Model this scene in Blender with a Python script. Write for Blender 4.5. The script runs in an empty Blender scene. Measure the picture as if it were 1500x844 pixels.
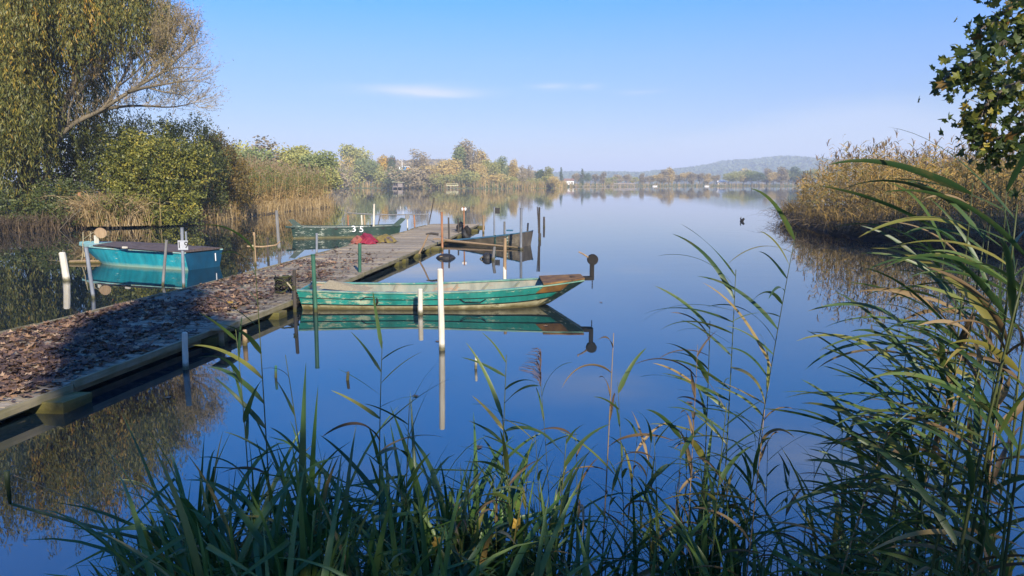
import bpy, math, random
import numpy as np
from mathutils import Vector, Matrix

rng = np.random.default_rng(11)
random.seed(11)
S = bpy.context.scene
COL = S.collection
R = math.radians
U = random.uniform

# ------------------------------------------------------------------ camera, sky, sun, exposure
FPX, HZ, CAMH = 1083.0, 267.5, 2.2          # focal length in photo pixels, horizon row, eye height
PITCH = math.atan((422 - HZ) / FPX)
cd = bpy.data.cameras.new('camera')
cam = bpy.data.objects.new('camera', cd)
COL.objects.link(cam)
cd.sensor_width = 36
cd.lens = 36 * FPX / 1500
cd.clip_start = 0.05
cd.clip_end = 12000
cam.location = (0, 0, CAMH)
cam.rotation_euler = (math.pi / 2 - PITCH, 0, 0)
S.camera = cam

SUN_EL, SUN_AZ = 28.0, 162.0                 # azimuth clockwise from +Y (the viewing direction)
world = bpy.data.worlds.new('World')
S.world = world
world.use_nodes = True
wt = world.node_tree
sky = wt.nodes.new('ShaderNodeTexSky')
sky.sky_type = 'NISHITA'
sky.sun_disc = False
sky.sun_elevation = R(SUN_EL)
sky.sun_rotation = R(SUN_AZ)
sky.altitude = 200
sky.air_density = 1.0
sky.dust_density = 0.15
sky.ozone_density = 3.0
bgn = wt.nodes['Background']
bgn.inputs[1].default_value = 0.095


def wmath(op, a, b=None, c=None):
    n = wt.nodes.new('ShaderNodeMath')
    n.operation = op
    for i, x in enumerate((a, b, c)):
        if x is None:
            continue
        if isinstance(x, (int, float)):
            n.inputs[i].default_value = x
        else:
            wt.links.new(x, n.inputs[i])
    return n.outputs[0]


tc = wt.nodes.new('ShaderNodeTexCoord')
sp = wt.nodes.new('ShaderNodeSeparateXYZ')
wt.links.new(tc.outputs['Generated'], sp.inputs[0])
az = wmath('ARCTAN2', sp.outputs[0], sp.outputs[1])
el = wmath('ARCSINE', sp.outputs[2])
cb = wt.nodes.new('ShaderNodeCombineXYZ')
wt.links.new(wmath('MULTIPLY', az, 7.0), cb.inputs[0])
wt.links.new(wmath('MULTIPLY', el, 60.0), cb.inputs[1])
nz = wt.nodes.new('ShaderNodeTexNoise')
nz.inputs['Scale'].default_value = 1.0
nz.inputs['Detail'].default_value = 6
wt.links.new(cb.outputs[0], nz.inputs['Vector'])


def gauss(x, m, s):
    d = wmath('DIVIDE', wmath('SUBTRACT', x, m), s)
    return wmath('EXPONENT', wmath('MULTIPLY', wmath('MULTIPLY', d, d), -1.0))


wob = wmath('MULTIPLY', wmath('SUBTRACT', nz.outputs[0], 0.5), 0.02)
el2 = wmath('ADD', el, wob)
streak = None
for (a0, e0, sa, se, amp) in ((-7.2, 6.75, 4.2, 0.36, 1.1), (3.0, 7.2, 1.4, .28, .55), (5.8, 7.05, .8, .2, .55), (9.6, 6.6, 1.6, .2, .4), (7.0, 15.6, 5.0, 1.3, .40), (24.0, 19.5, 7.0, 2.4, .42), (-14.0, 22.0, 6.0, 1.5, .15)):
    g = wmath('MULTIPLY', wmath('MULTIPLY', gauss(az, R(a0), R(sa)), gauss(el2, R(e0), R(se))), amp)
    streak = g if streak is None else wmath('ADD', streak, g)
streak = wmath('MULTIPLY', streak, wmath('MULTIPLY', nz.outputs[0], 1.5))
# a low bank of cloud along the whole horizon, broken by noise, rising and falling slowly
cb2 = wt.nodes.new('ShaderNodeCombineXYZ')
wt.links.new(wmath('MULTIPLY', az, 2.3), cb2.inputs[0])
wt.links.new(wmath('MULTIPLY', el, 9.0), cb2.inputs[1])
cb2.inputs[2].default_value = 4.3
nz2 = wt.nodes.new('ShaderNodeTexNoise')
nz2.inputs['Scale'].default_value = 1.6
nz2.inputs['Detail'].default_value = 7
nz2.inputs['Roughness'].default_value = .55
wt.links.new(cb2.outputs[0], nz2.inputs['Vector'])
top = wmath('ADD', wmath('MULTIPLY', gauss(az, R(26), R(17)), R(3.6)), wmath('MULTIPLY', nz2.outputs[0], R(3.4)))
mr = wt.nodes.new('ShaderNodeMapRange')
mr.interpolation_type = 'SMOOTHSTEP'
wt.links.new(wmath('SUBTRACT', top, el), mr.inputs['Value'])
mr.inputs['From Min'].default_value = R(-0.5)
mr.inputs['From Max'].default_value = R(1.6)
bank = wmath('MULTIPLY', mr.outputs[0], .42)
cb3 = wt.nodes.new('ShaderNodeCombineXYZ')
wt.links.new(wmath('MULTIPLY', az, 3.0), cb3.inputs[0])
wt.links.new(wmath('MULTIPLY', el, 7.0), cb3.inputs[1])
cb3.inputs[2].default_value = 9.1
nz3 = wt.nodes.new('ShaderNodeTexNoise')
nz3.inputs['Scale'].default_value = 1.3
nz3.inputs['Detail'].default_value = 4
wt.links.new(cb3.outputs[0], nz3.inputs['Vector'])
mv = wt.nodes.new('ShaderNodeMapRange')
mv.interpolation_type = 'SMOOTHSTEP'
wt.links.new(nz3.outputs[0], mv.inputs['Value'])
mv.inputs['From Min'].default_value = .48
mv.inputs['From Max'].default_value = .72
mh = wt.nodes.new('ShaderNodeMapRange')
mh.interpolation_type = 'SMOOTHSTEP'
wt.links.new(el, mh.inputs['Value'])
mh.inputs['From Min'].default_value = R(13)
mh.inputs['From Max'].default_value = R(18)
veil = wmath('MULTIPLY', wmath('MULTIPLY', mv.outputs[0], mh.outputs[0]), .08)
cl = wmath('MINIMUM', wmath('ADD', wmath('ADD', streak, bank), veil), 0.9)
mx = wt.nodes.new('ShaderNodeMix')
mx.data_type = 'RGBA'
wt.links.new(cl, mx.inputs['Factor'])
hs = wt.nodes.new('ShaderNodeHueSaturation')
ss_ = wt.nodes.new('ShaderNodeMapRange')
wt.links.new(el, ss_.inputs['Value'])
for k_, v_ in (('From Min', R(9)), ('From Max', R(25)), ('To Min', 1.38), ('To Max', 1.85)):
    ss_.inputs[k_].default_value = v_
wt.links.new(ss_.outputs[0], hs.inputs['Saturation'])
sm_ = wt.nodes.new('ShaderNodeMapRange')
sm_.interpolation_type = 'SMOOTHSTEP'
wt.links.new(el, sm_.inputs['Value'])
for k_, v_ in (('From Min', R(2)), ('From Max', R(25)), ('To Min', .50), ('To Max', 1.35)):
    sm_.inputs[k_].default_value = v_
wt.links.new(sm_.outputs[0], hs.inputs['Value'])
wt.links.new(sky.outputs[0], hs.inputs['Color'])
tn_ = wt.nodes.new('ShaderNodeMix')
tn_.data_type = 'RGBA'
tn_.blend_type = 'MULTIPLY'
tn_.inputs['Factor'].default_value = 1
tn_.inputs['B'].default_value = (.94, .91, 1.22, 1)
wt.links.new(hs.outputs[0], tn_.inputs['A'])
wt.links.new(tn_.outputs['Result'], mx.inputs['A'])
mx.inputs['B'].default_value = (4.3, 4.7, 5.7, 1)
wt.links.new(mx.outputs['Result'], bgn.inputs[0])

sl = bpy.data.lights.new('sun', 'SUN')
sun = bpy.data.objects.new('sun', sl)
COL.objects.link(sun)
sl.energy = 5.0
sl.angle = R(0.53)
sl.color = (1.0, .9, .74)
sd = Vector((math.sin(R(SUN_AZ)) * math.cos(R(SUN_EL)), math.cos(R(SUN_AZ)) * math.cos(R(SUN_EL)), math.sin(R(SUN_EL))))
sun.rotation_euler = sd.to_track_quat('Z', 'Y').to_euler()
sun.location = (20, -40, 40)

S.view_settings.view_transform = 'Standard'
S.view_settings.look = 'None'
S.view_settings.exposure = 1.0
S.view_settings.gamma = 1
S.render.engine = 'CYCLES'
S.cycles.use_denoising = True
S.cycles.max_bounces = 8
S.cycles.transparent_max_bounces = 8
S.cycles.volume_bounces = 0
S.cycles.sample_clamp_indirect = 6
S.cycles.caustics_reflective = False
S.cycles.caustics_refractive = False


# ------------------------------------------------------------------ photo pixel -> place
def ray(px, py):
    u, v = (px - 750) / FPX, (422 - py) / FPX
    return np.array([u, math.cos(PITCH) + v * math.sin(PITCH), -math.sin(PITCH) + v * math.cos(PITCH)])


def W(px, py, z=0.0):                        # where the ray meets the level z
    d = ray(px, py)
    t = (z - CAMH) / d[2]
    return np.array([d[0] * t, d[1] * t, z])


def WD(px, py, Y):                           # the point of the ray at distance Y
    d = ray(px, py)
    t = Y / d[1]
    return np.array([d[0] * t, Y, CAMH + d[2] * t])


# ------------------------------------------------------------------ helpers
def tag(o, label=None, cat=None, group=None, kind=None):
    for k, v in (('label', label), ('category', cat), ('group', group), ('kind', kind)):
        if v:
            o[k] = v
    return o


def thing(name, label, cat, loc=(0, 0, 0), rotz=0.0, group=None):
    o = bpy.data.objects.new(name, None)
    COL.objects.link(o)
    o.location = [float(x) for x in loc]
    o.rotation_euler = (0, 0, rotz)
    o.empty_display_size = .2
    return tag(o, label, cat, group)


def link(name, me, parent=None):
    o = bpy.data.objects.new(name, me)
    COL.objects.link(o)
    o.parent = parent
    return o


def np_mesh(name, V, F, mats, rnd=None, smooth=False):
    me = bpy.data.meshes.new(name)
    me.from_pydata(np.asarray(V, float).tolist(), [], F.tolist() if hasattr(F, 'tolist') else F)
    for m in (mats if isinstance(mats, (list, tuple)) else [mats]):
        me.materials.append(m)
    if rnd is not None:
        a = me.attributes.new('rnd', 'FLOAT', 'FACE')
        a.data.foreach_set('value', np.asarray(rnd, np.float32))
    if smooth:
        me.polygons.foreach_set('use_smooth', [True] * len(me.polygons))
    return me


class MB:
    def __init__(s):
        s.v, s.f = [], []

    def add(s, V, F):
        o = len(s.v)
        s.v += [tuple(map(float, p)) for p in V]
        s.f += [tuple(i + o for i in f) for f in F]
        return s

    def box(s, c, size, rot=None, jit=0.0):
        hx, hy, hz = size[0] / 2, size[1] / 2, size[2] / 2
        P = [Vector((x * hx, y * hy, z * hz)) for x in (-1, 1) for y in (-1, 1) for z in (-1, 1)]
        if jit:
            P = [p + Vector((U(-jit, jit), U(-jit, jit), U(-jit, jit))) for p in P]
        if rot is not None:
            P = [rot @ p for p in P]
        P = [p + Vector(c) for p in P]
        return s.add(P, [(0, 1, 3, 2), (4, 6, 7, 5), (0, 4, 5, 1), (2, 3, 7, 6), (0, 2, 6, 4), (1, 5, 7, 3)])

    def tube(s, pts, rad, n=8, cap=True, jit=0.0, squash=1.0):
        pts = [Vector(p) for p in pts]
        if isinstance(rad, (int, float)):
            rad = [rad] * len(pts)
        V, F = [], []
        ref = None
        for i, p in enumerate(pts):
            t = (pts[min(i + 1, len(pts) - 1)] - pts[max(i - 1, 0)])
            t = t.normalized() if t.length > 1e-9 else Vector((0, 0, 1))
            if ref is None:
                ref = Vector((1, 0, 0)) if abs(t.x) < .8 else Vector((0, 1, 0))
            a = (ref - t * ref.dot(t)).normalized()
            ref = a
            b = t.cross(a)
            for k in range(n):
                w = 2 * math.pi * k / n
                r = rad[i] * (1 + (U(-jit, jit) if jit else 0))
                V.append(p + a * math.cos(w) * r + b * math.sin(w) * r * squash)
        for i in range(len(pts) - 1):
            for k in range(n):
                k2 = (k + 1) % n
                F.append((i * n + k, i * n + k2, (i + 1) * n + k2, (i + 1) * n + k))
        if cap:
            F.append(tuple(range(n - 1, -1, -1)))
            F.append(tuple(range((len(pts) - 1) * n, len(pts) * n)))
        return s.add(V, F)

    def lathe(s, prof, n=16, M=None):
        V = [Vector((r * math.cos(2 * math.pi * k / n), r * math.sin(2 * math.pi * k / n), z)) for r, z in prof for k in range(n)]
        if M is not None:
            V = [M @ p for p in V]
        F = [(i * n + k, i * n + (k + 1) % n, (i + 1) * n + (k + 1) % n, (i + 1) * n + k) for i in range(len(prof) - 1) for k in range(n)]
        F.append(tuple(range(n - 1, -1, -1)))
        F.append(tuple(range((len(prof) - 1) * n, len(prof) * n)))
        return s.add(V, F)

    def mesh(s, name, mat, smooth=False):
        me = bpy.data.meshes.new(name)
        me.from_pydata(s.v, [], s.f)
        me.materials.append(mat)
        if smooth:
            me.polygons.foreach_set('use_smooth', [True] * len(me.polygons))
        me.validate()
        return me

    def build(s, name, mat, parent=None, smooth=False):
        return link(name, s.mesh(name, mat, smooth), parent)


ORD = ['zeroth', 'first', 'second', 'third', 'fourth', 'fifth', 'sixth', 'seventh', 'eighth', 'ninth', 'tenth', 'eleventh', 'twelfth', 'thirteenth', 'fourteenth', 'fifteenth', 'sixteenth', 'seventeenth', 'eighteenth', 'nineteenth']


def ordinal(n):
    if n >= 100:
        return 'hundredth' if n == 100 else 'hundred and ' + ordinal(n - 100)
    if n < 20:
        return ORD[n]
    tens = {2: 'twent', 3: 'thirt', 4: 'fort', 5: 'fift', 6: 'sixt', 7: 'sevent', 8: 'eight', 9: 'ninet'}[n // 10]
    return tens + 'ieth' if n % 10 == 0 else tens + 'y-' + ORD[n % 10]


# ------------------------------------------------------------------ materials
class NT:
    def __init__(s, name):
        s.m = bpy.data.materials.new(name)
        s.m.use_nodes = True
        s.t = s.m.node_tree
        s.p = s.t.nodes['Principled BSDF']
        s.out = s.t.nodes['Material Output']

    def n(s, typ, **kw):
        nd = s.t.nodes.new('ShaderNode' + typ)
        for k, v in kw.items():
            setattr(nd, k, v)
        return nd

    def l(s, a, b):
        s.t.links.new(a, b)

    def noise(s, scale, detail=4, rough=.55, vec=None, stretch=None, coord='Object'):
        nd = s.n('TexNoise')
        nd.inputs['Scale'].default_value = scale
        nd.inputs['Detail'].default_value = detail
        nd.inputs['Roughness'].default_value = rough
        if vec is None:
            vec = s.n('TexCoord').outputs[coord]
        if stretch:
            mp = s.n('Mapping')
            mp.inputs['Scale'].default_value = stretch
            s.l(vec, mp.inputs[0])
            vec = mp.outputs[0]
        s.l(vec, nd.inputs['Vector'])
        return nd.outputs[0]

    def ramp(s, fac, stops, interp='LINEAR'):
        r = s.n('ValToRGB')
        r.color_ramp.interpolation = interp
        e = r.color_ramp.elements
        while len(e) < len(stops):
            e.new(.5)
        for el_, (p, c) in zip(e, stops):
            el_.position = p
            el_.color = (*c, 1)
        s.l(fac, r.inputs[0])
        return r.outputs[0]

    def mix(s, f, a, b, blend='MIX'):
        m = s.n('Mix', data_type='RGBA', blend_type=blend)
        for k, v in (('Factor', f), ('A', a), ('B', b)):
            i = m.inputs[k]
            if isinstance(v, (int, float)):
                i.default_value = v
            elif isinstance(v, tuple):
                i.default_value = (*v, 1)
            else:
                s.l(v, i)
        return m.outputs['Result']

    def math(s, op, a, b=0.0):
        m = s.n('Math', operation=op)
        for i, v in enumerate((a, b)):
            if isinstance(v, (int, float)):
                m.inputs[i].default_value = v
            else:
                s.l(v, m.inputs[i])
        return m.outputs[0]

    def rng(s, v, a, b, c=0.0, d=1.0):
        m = s.n('MapRange')
        m.inputs['From Min'].default_value = a
        m.inputs['From Max'].default_value = b
        m.inputs['To Min'].default_value = c
        m.inputs['To Max'].default_value = d
        s.l(v, m.inputs['Value'])
        return m.outputs[0]

    def bump(s, h, strength=.3, dist=.01):
        b = s.n('Bump')
        b.inputs['Strength'].default_value = strength
        b.inputs['Distance'].default_value = dist
        s.l(h, b.inputs['Height'])
        s.l(b.outputs[0], s.p.inputs['Normal'])

    def color(s, c):
        if isinstance(c, tuple):
            s.p.inputs['Base Color'].default_value = (*c, 1)
        else:
            s.l(c, s.p.inputs['Base Color'])

    def rough(s, r, spec=.3):
        s.p.inputs['Roughness'].default_value = r
        s.p.inputs['Specular IOR Level'].default_value = spec


def leaf_mat(name, stops, rough=.5, spec=.35, trans=.35, attr=True, objrand=0.0, fibre=None):
    """foliage: colour picked per leaf from a ramp, light passing through"""
    t = NT(name)
    if attr:
        a = t.n('Attribute', attribute_name='rnd')
        f = a.outputs['Fac']
        if objrand:
            oi = t.n('ObjectInfo')
            f = t.math('ADD', f, t.math('MULTIPLY', t.math('SUBTRACT', oi.outputs['Random'], .5), objrand))
    else:
        f = t.n('ObjectInfo').outputs['Random']
    c = t.ramp(f, stops)
    if fibre:
        nn = t.noise(fibre[0], 3, stretch=fibre[1])
        c = t.mix(t.rng(nn, .52, .74, 0, fibre[2]), c, fibre[3])
    t.color(c)
    t.rough(rough, spec)
    tr = t.n('BsdfTranslucent')
    t.l(c, tr.inputs[0])
    mxs = t.n('MixShader')
    mxs.inputs[0].default_value = trans
    t.l(t.p.outputs[0], mxs.inputs[1])
    t.l(tr.outputs[0], mxs.inputs[2])
    t.l(mxs.outputs[0], t.out.inputs['Surface'])
    return t.m


def wood_mat(name, dark, light, stretch=(1, 14, 14), scale=2.5, rough=.85, objvar=.35, algae=False, moss=None):
    t = NT(name)
    n1 = t.noise(scale, 6, .62, stretch=stretch)
    n2 = t.noise(scale * .6, 3)
    c = t.ramp(n1, [(.25, dark), (.55, tuple((a + b) / 2 for a, b in zip(dark, light))), (.75, light)])
    c = t.mix(t.rng(n2, .35, .7, 0, .5), c, tuple(x * .6 for x in dark))
    oi = t.n('ObjectInfo')
    v = t.rng(oi.outputs['Random'], 0, 1, 1 - objvar, 1 + objvar * .6)
    hsv = t.n('HueSaturation')
    t.l(v, hsv.inputs['Value'])
    t.l(c, hsv.inputs['Color'])
    c = hsv.outputs[0]
    if moss:
        c = t.mix(t.rng(t.noise(moss[0], 5), .42, .62, 0, moss[1]), c, moss[2])
    if algae:
        g = t.n('NewGeometry')
        s3 = t.n('SeparateXYZ')
        t.l(g.outputs['Position'], s3.inputs[0])
        zz = t.math('ADD', s3.outputs[2], t.math('MULTIPLY', t.math('SUBTRACT', t.noise(20, 3), .5), .08))
        c = t.mix(t.rng(zz, .03, .10, .9, 0), c, (.055, .05, .012))
    t.color(c)
    t.rough(rough, .25)
    t.bump(n1, .5, .01)
    return t.m


def paint_mat(name, base, worn, under, chip=.5, algae=.0, rough=.45, streak=(1, 1, 1), zband=None):
    """old boat paint: fades in broad blotches, chips to undercoat, streaks of dirt"""
    t = NT(name)
    big = t.noise(2.2, 5, .6, stretch=streak)
    c = t.mix(t.rng(big, .35, .7), base, worn)
    ch = t.math('ADD', t.math('MULTIPLY', t.noise(26, 9, .75, stretch=(.3, 1, 1)), .6), t.math('MULTIPLY', t.noise(9, 7, .7, stretch=(.16, 1, 1.6)), .4))
    big2 = t.noise(1.3, 3)
    lim = t.math('SUBTRACT', t.math('ADD', ch, t.math('MULTIPLY', big2, .35)), .17)
    c = t.mix(t.rng(lim, chip, chip + .04), c, under)
    d = t.noise(5, 5, .6, stretch=(1.2, 1, .25))
    c = t.mix(t.rng(d, .42, .72, 0, .6), c, tuple(x * .4 + .01 for x in base))
    if zband:
        g = t.n('NewGeometry')
        s3 = t.n('SeparateXYZ')
        t.l(g.outputs['Position'], s3.inputs[0])
        zz = t.math('ADD', s3.outputs[2], t.math('MULTIPLY', t.math('SUBTRACT', t.noise(7, 6), .5), zband[2]))
        c = t.mix(t.rng(zz, zband[0], zband[1], .95, 0), c, zband[3])
    t.color(c)
    t.rough(rough, .4)
    t.bump(ch, .25, .004)
    return t.m


def plain(name, c1, c2, scale=6, rough=.7, bump=.2, metal=0.0, spec=.3, stretch=None):
    t = NT(name)
    n1 = t.noise(scale, 5, .6, stretch=stretch)
    t.color(t.mix(t.rng(n1, .3, .7), c1, c2))
    t.rough(rough, spec)
    t.p.inputs['Metallic'].default_value = metal
    t.bump(n1, bump, .01)
    return t.m


M = {}
M['soil'] = plain('bank_soil', (.035, .026, .016), (.075, .055, .03), 3, .95, .6)
M['mud'] = plain('dark_mud', (.022, .017, .012), (.05, .036, .022), 5, .85, .8)
M['meadow'] = plain('meadow_ground', (.07, .085, .03), (.13, .12, .045), .05, .95, .2)
M['hill'] = plain('wooded_hill', (.05, .055, .03), (.09, .075, .04), .02, .95, .3)
M['grey_wood'] = wood_mat('weathered_grey_wood', (.17, .135, .09), (.46, .385, .275), stretch=(14, 1, 14), scale=2.0, objvar=.35)
M['edge_wood'] = wood_mat('edge_board_wood', (.18, .15, .09), (.42, .36, .23), stretch=(1, 14, 14), scale=2, objvar=.25, moss=(2.5, .5, (.10, .10, .03)))
M['moss_wood'] = wood_mat('mossy_beam_wood', (.10, .08, .035), (.28, .22, .09), stretch=(14, 1, 14), scale=2, objvar=.3, algae=True, moss=(4, .5, (.11, .11, .02)))
M['post_wood'] = wood_mat('tan_post_wood', (.20, .13, .07), (.48, .34, .2), stretch=(14, 14, 1), scale=2.5, objvar=.2, algae=True)
M['post_dark'] = wood_mat('dark_post_wood', (.03, .026, .022), (.10, .085, .07), stretch=(14, 14, 1), scale=2.5, objvar=.3, algae=True)
M['post_grey'] = wood_mat('grey_post_wood', (.10, .10, .10), (.28, .27, .25), stretch=(14, 14, 1), scale=2.5, objvar=.25, algae=True)
M['post_white'] = wood_mat('white_post_paint', (.50, .45, .34), (.70, .66, .56), stretch=(5, 5, 1), scale=3, rough=.6, objvar=.06, algae=True)
M['post_green'] = wood_mat('green_post_paint', (.02, .075, .05), (.06, .16, .10), stretch=(6, 6, 1), scale=3, rough=.5, objvar=.1, algae=True)
M['steel'] = wood_mat('grey_steel_tube', (.13, .145, .17), (.27, .29, .32), stretch=(5, 5, 1), scale=3, rough=.5, objvar=.2, algae=True)
M['rust'] = wood_mat('rusty_tube', (.22, .09, .04), (.45, .24, .13), stretch=(6, 6, 1), scale=3, rough=.8, objvar=.1, algae=True)
M['mossdark'] = plain('dark_moss', (.018, .02, .010), (.06, .065, .022), 18, .95, .6)
M['black'] = plain('black_rubber', (.010, .010, .010), (.028, .026, .024), 20, .6)
M['iron'] = plain('dark_iron', (.004, .004, .004), (.012, .009, .007), 14, .75)
M['rope'] = plain('old_rope', (.20, .16, .09), (.38, .32, .2), 40, .9)
M['teal'] = paint_mat('teal_boat_paint', (.005, .16, .13), (.03, .25, .205), (.36, .40, .27), .552, zband=None)
M['teal_low'] = paint_mat('pale_bilge_paint', (.46, .42, .26), (.30, .26, .13), (.12, .10, .035), .55, rough=.7, zband=(.02, .09, .12, (.075, .06, .018)))
M['boat_in'] = paint_mat('worn_inside_paint', (.17, .20, .16), (.27, .24, .18), (.26, .17, .11), .54, rough=.8)
M['gunwale'] = paint_mat('pale_green_gunwale', (.04, .20, .16), (.20, .29, .22), (.30, .27, .19), .53)
M['bow_rust'] = plain('rusty_bow_plate', (.05, .024, .012), (.24, .125, .035), 5, .8, .4)
M['cyan'] = paint_mat('turquoise_boat_paint', (.010, .25, .30), (.035, .36, .40), (.40, .50, .42), .60, zband=(.01, .10, .08, (.25, .38, .28)))
M['cyan_pale'] = paint_mat('pale_turquoise_deck_paint', (.24, .50, .46), (.38, .56, .50), (.40, .38, .28), .56)
M['blue'] = paint_mat('blue_transom_paint_with_shade', (.004, .045, .09), (.008, .07, .13), (.30, .38, .36), .72)  # blue paint, darkened so the colour carries the shade on the transom
M['dkgreen'] = paint_mat('dark_green_boat_paint', (.010, .032, .025), (.022, .055, .043), (.42, .44, .36), .575, zband=(.0, .10, .10, (.14, .12, .05)))
M['dkboat'] = paint_mat('dark_brown_hull_paint', (.06, .05, .035), (.14, .115, .08), (.2, .17, .12), .56)
M['bluerail'] = paint_mat('blue_gunwale_paint', (.02, .07, .13), (.05, .15, .20), (.2, .22, .2), .66)
M['cover'] = plain('brown_cover_boards', (.045, .034, .032), (.125, .095, .085), 4, .85, .4, stretch=(1, 6, 1))
M['white'] = plain('white_paint', (.70, .70, .68), (.82, .82, .8), 20, .6, .05)
M['plate'] = plain('dull_plate', (.30, .31, .33), (.42, .43, .45), 20, .6, .05)
M['redtarp'] = plain('red_tarpaulin', (.13, .010, .022), (.24, .022, .04), 7, .5, .3)
M['salmon'] = plain('salmon_tarpaulin', (.22, .06, .04), (.32, .12, .075), 7, .55, .3)
M['yeltarp'] = plain('mustard_tarpaulin', (.10, .075, .02), (.20, .15, .04), 7, .6, .3)
M['bark'] = wood_mat('tree_bark', (.07, .055, .04), (.22, .18, .13), stretch=(6, 6, 1), scale=2, objvar=.2)
M['bark_pale'] = wood_mat('pale_tree_bark', (.09, .075, .05), (.26, .215, .145), stretch=(6, 6, 1), scale=2, objvar=.1)
M['twig'] = plain('thin_twigs', (.17, .13, .08), (.32, .255, .16), 3, .9, 0)
M['wall_white'] = plain('white_house_wall', (.72, .70, .66), (.8, .78, .74), 1, .8)
M['wall_pink'] = plain('pink_house_wall', (.55, .38, .32), (.62, .45, .38), 1, .8)
M['blue_wall'] = plain('blue_cabin_wall', (.08, .24, .55), (.10, .30, .62), 1, .6)
M['roof'] = plain('brown_roof', (.18, .10, .07), (.26, .15, .1), 1, .8)
M['orange'] = plain('orange_panel', (.5, .22, .05), (.55, .28, .08), 1, .7)
M['roof_pale'] = plain('pale_yellow_roof', (.52, .50, .28), (.6, .58, .36), 1, .8)
M['hut_wood'] = plain('grey_hut_wood', (.16, .13, .11), (.26, .22, .19), 2, .9)
M['dark_open'] = plain('dark_opening', (.015, .013, .012), (.02, .018, .015), 2, .9)

# foliage ramps
G = leaf_mat
M['willow'] = G('willow_leaves', [(0, (.045, .060, .016)), (.35, (.10, .11, .025)), (.65, (.20, .175, .035)), (.9, (.36, .25, .035)), (1, (.38, .20, .03))], trans=.25)
M['twigleaf'] = G('dry_willow_leaves', [(0, (.10, .085, .05)), (.5, (.20, .16, .07)), (1, (.36, .28, .10))], trans=.35)
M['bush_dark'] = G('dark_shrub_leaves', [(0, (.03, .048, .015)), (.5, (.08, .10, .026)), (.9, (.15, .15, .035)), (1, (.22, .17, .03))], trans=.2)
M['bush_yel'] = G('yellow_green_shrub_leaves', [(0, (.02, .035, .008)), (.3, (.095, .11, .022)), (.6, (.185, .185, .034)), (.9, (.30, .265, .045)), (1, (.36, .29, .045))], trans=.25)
M['bush_rust'] = G('rusty_shrub_leaves', [(0, (.07, .065, .022)), (.5, (.15, .11, .03)), (1, (.30, .18, .03))], trans=.35)
M['reed'] = G('reed_bed_blades', [(0, (.20, .125, .045)), (.3, (.36, .245, .10)), (.45, (.30, .22, .08)), (.55, (.07, .10, .022)), (.8, (.13, .155, .035)), (.9, (.20, .14, .075)), (1, (.26, .19, .12))], trans=.15, rough=.6)
M['reed_gold'] = G('golden_reed_blades', [(0, (.07, .05, .022)), (.25, (.22, .14, .04)), (.5, (.42, .27, .06)), (.68, (.36, .20, .04)), (.8, (.15, .15, .03)), (.92, (.20, .135, .08)), (1, (.27, .20, .13))], trans=.18, rough=.6)
M['litter'] = G('dead_reed_litter', [(0, (.045, .032, .02)), (.6, (.13, .09, .05)), (1, (.28, .21, .12))], trans=.1, rough=.8)
M['straw'] = G('straw_grass', [(0, (.19, .125, .05)), (.6, (.40, .285, .13)), (1, (.52, .40, .22))], trans=.3, rough=.7)
M['maple'] = G('maple_leaves', [(0, (.03, .055, .012)), (.55, (.07, .10, .018)), (.8, (.16, .18, .025)), (.9, (.20, .10, .02)), (1, (.40, .32, .03))], trans=.5, attr=False)
M['maple_mass'] = G('maple_crown_leaves', [(0, (.03, .055, .012)), (.6, (.07, .10, .018)), (.88, (.15, .15, .022)), (1, (.32, .26, .03))], trans=.45)
M['fallen'] = G('fallen_leaves', [(0, (.045, .030, .028)), (.35, (.085, .056, .045)), (.65, (.15, .088, .058)), (.88, (.24, .145, .08)), (1, (.38, .27, .17))], trans=.1, rough=.7, spec=.25, attr=False)
M['fallen_m'] = G('fallen_leaf_carpet', [(0, (.045, .030, .028)), (.35, (.085, .056, .045)), (.65, (.15, .088, .058)), (.88, (.24, .145, .08)), (1, (.38, .27, .17))], trans=.1, rough=.7, spec=.25)
M['fallen_yellow'] = plain('yellow_fallen_leaf', (.24, .15, .02), (.32, .20, .03), 20, .6)
FT = [
    [(0, (0.290, 0.290, 0.094)), (.5, (0.377, 0.362, 0.116)), (1, (0.478, 0.450, 0.145))],
    [(0, (0.450, 0.341, 0.123)), (.5, (0.566, 0.428, 0.160)), (1, (0.667, 0.507, 0.196))],
    [(0, (0.189, 0.232, 0.087)), (.5, (0.246, 0.283, 0.109)), (1, (0.319, 0.348, 0.138))],
    [(0, (0.493, 0.341, 0.072)), (.5, (0.609, 0.413, 0.080)), (1, (0.696, 0.478, 0.094))],
    [(0, (0.297, 0.232, 0.130)), (.5, (0.357, 0.284, 0.162)), (1, (0.416, 0.336, 0.198))],
    [(0, (0.109, 0.145, 0.080)), (.5, (0.138, 0.181, 0.094)), (1, (0.181, 0.217, 0.116))]]
FTN = ['olive green', 'golden', 'green', 'orange-yellow', 'grey-brown bare', 'dark green']
M['far'] = [G('far_tree_leaves_%s' % n.replace(' ', '_').replace('-', '_'), s_, trans=.38, objrand=.35, rough=.8, spec=.1) for n, s_ in zip(FTN, FT)]

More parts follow.
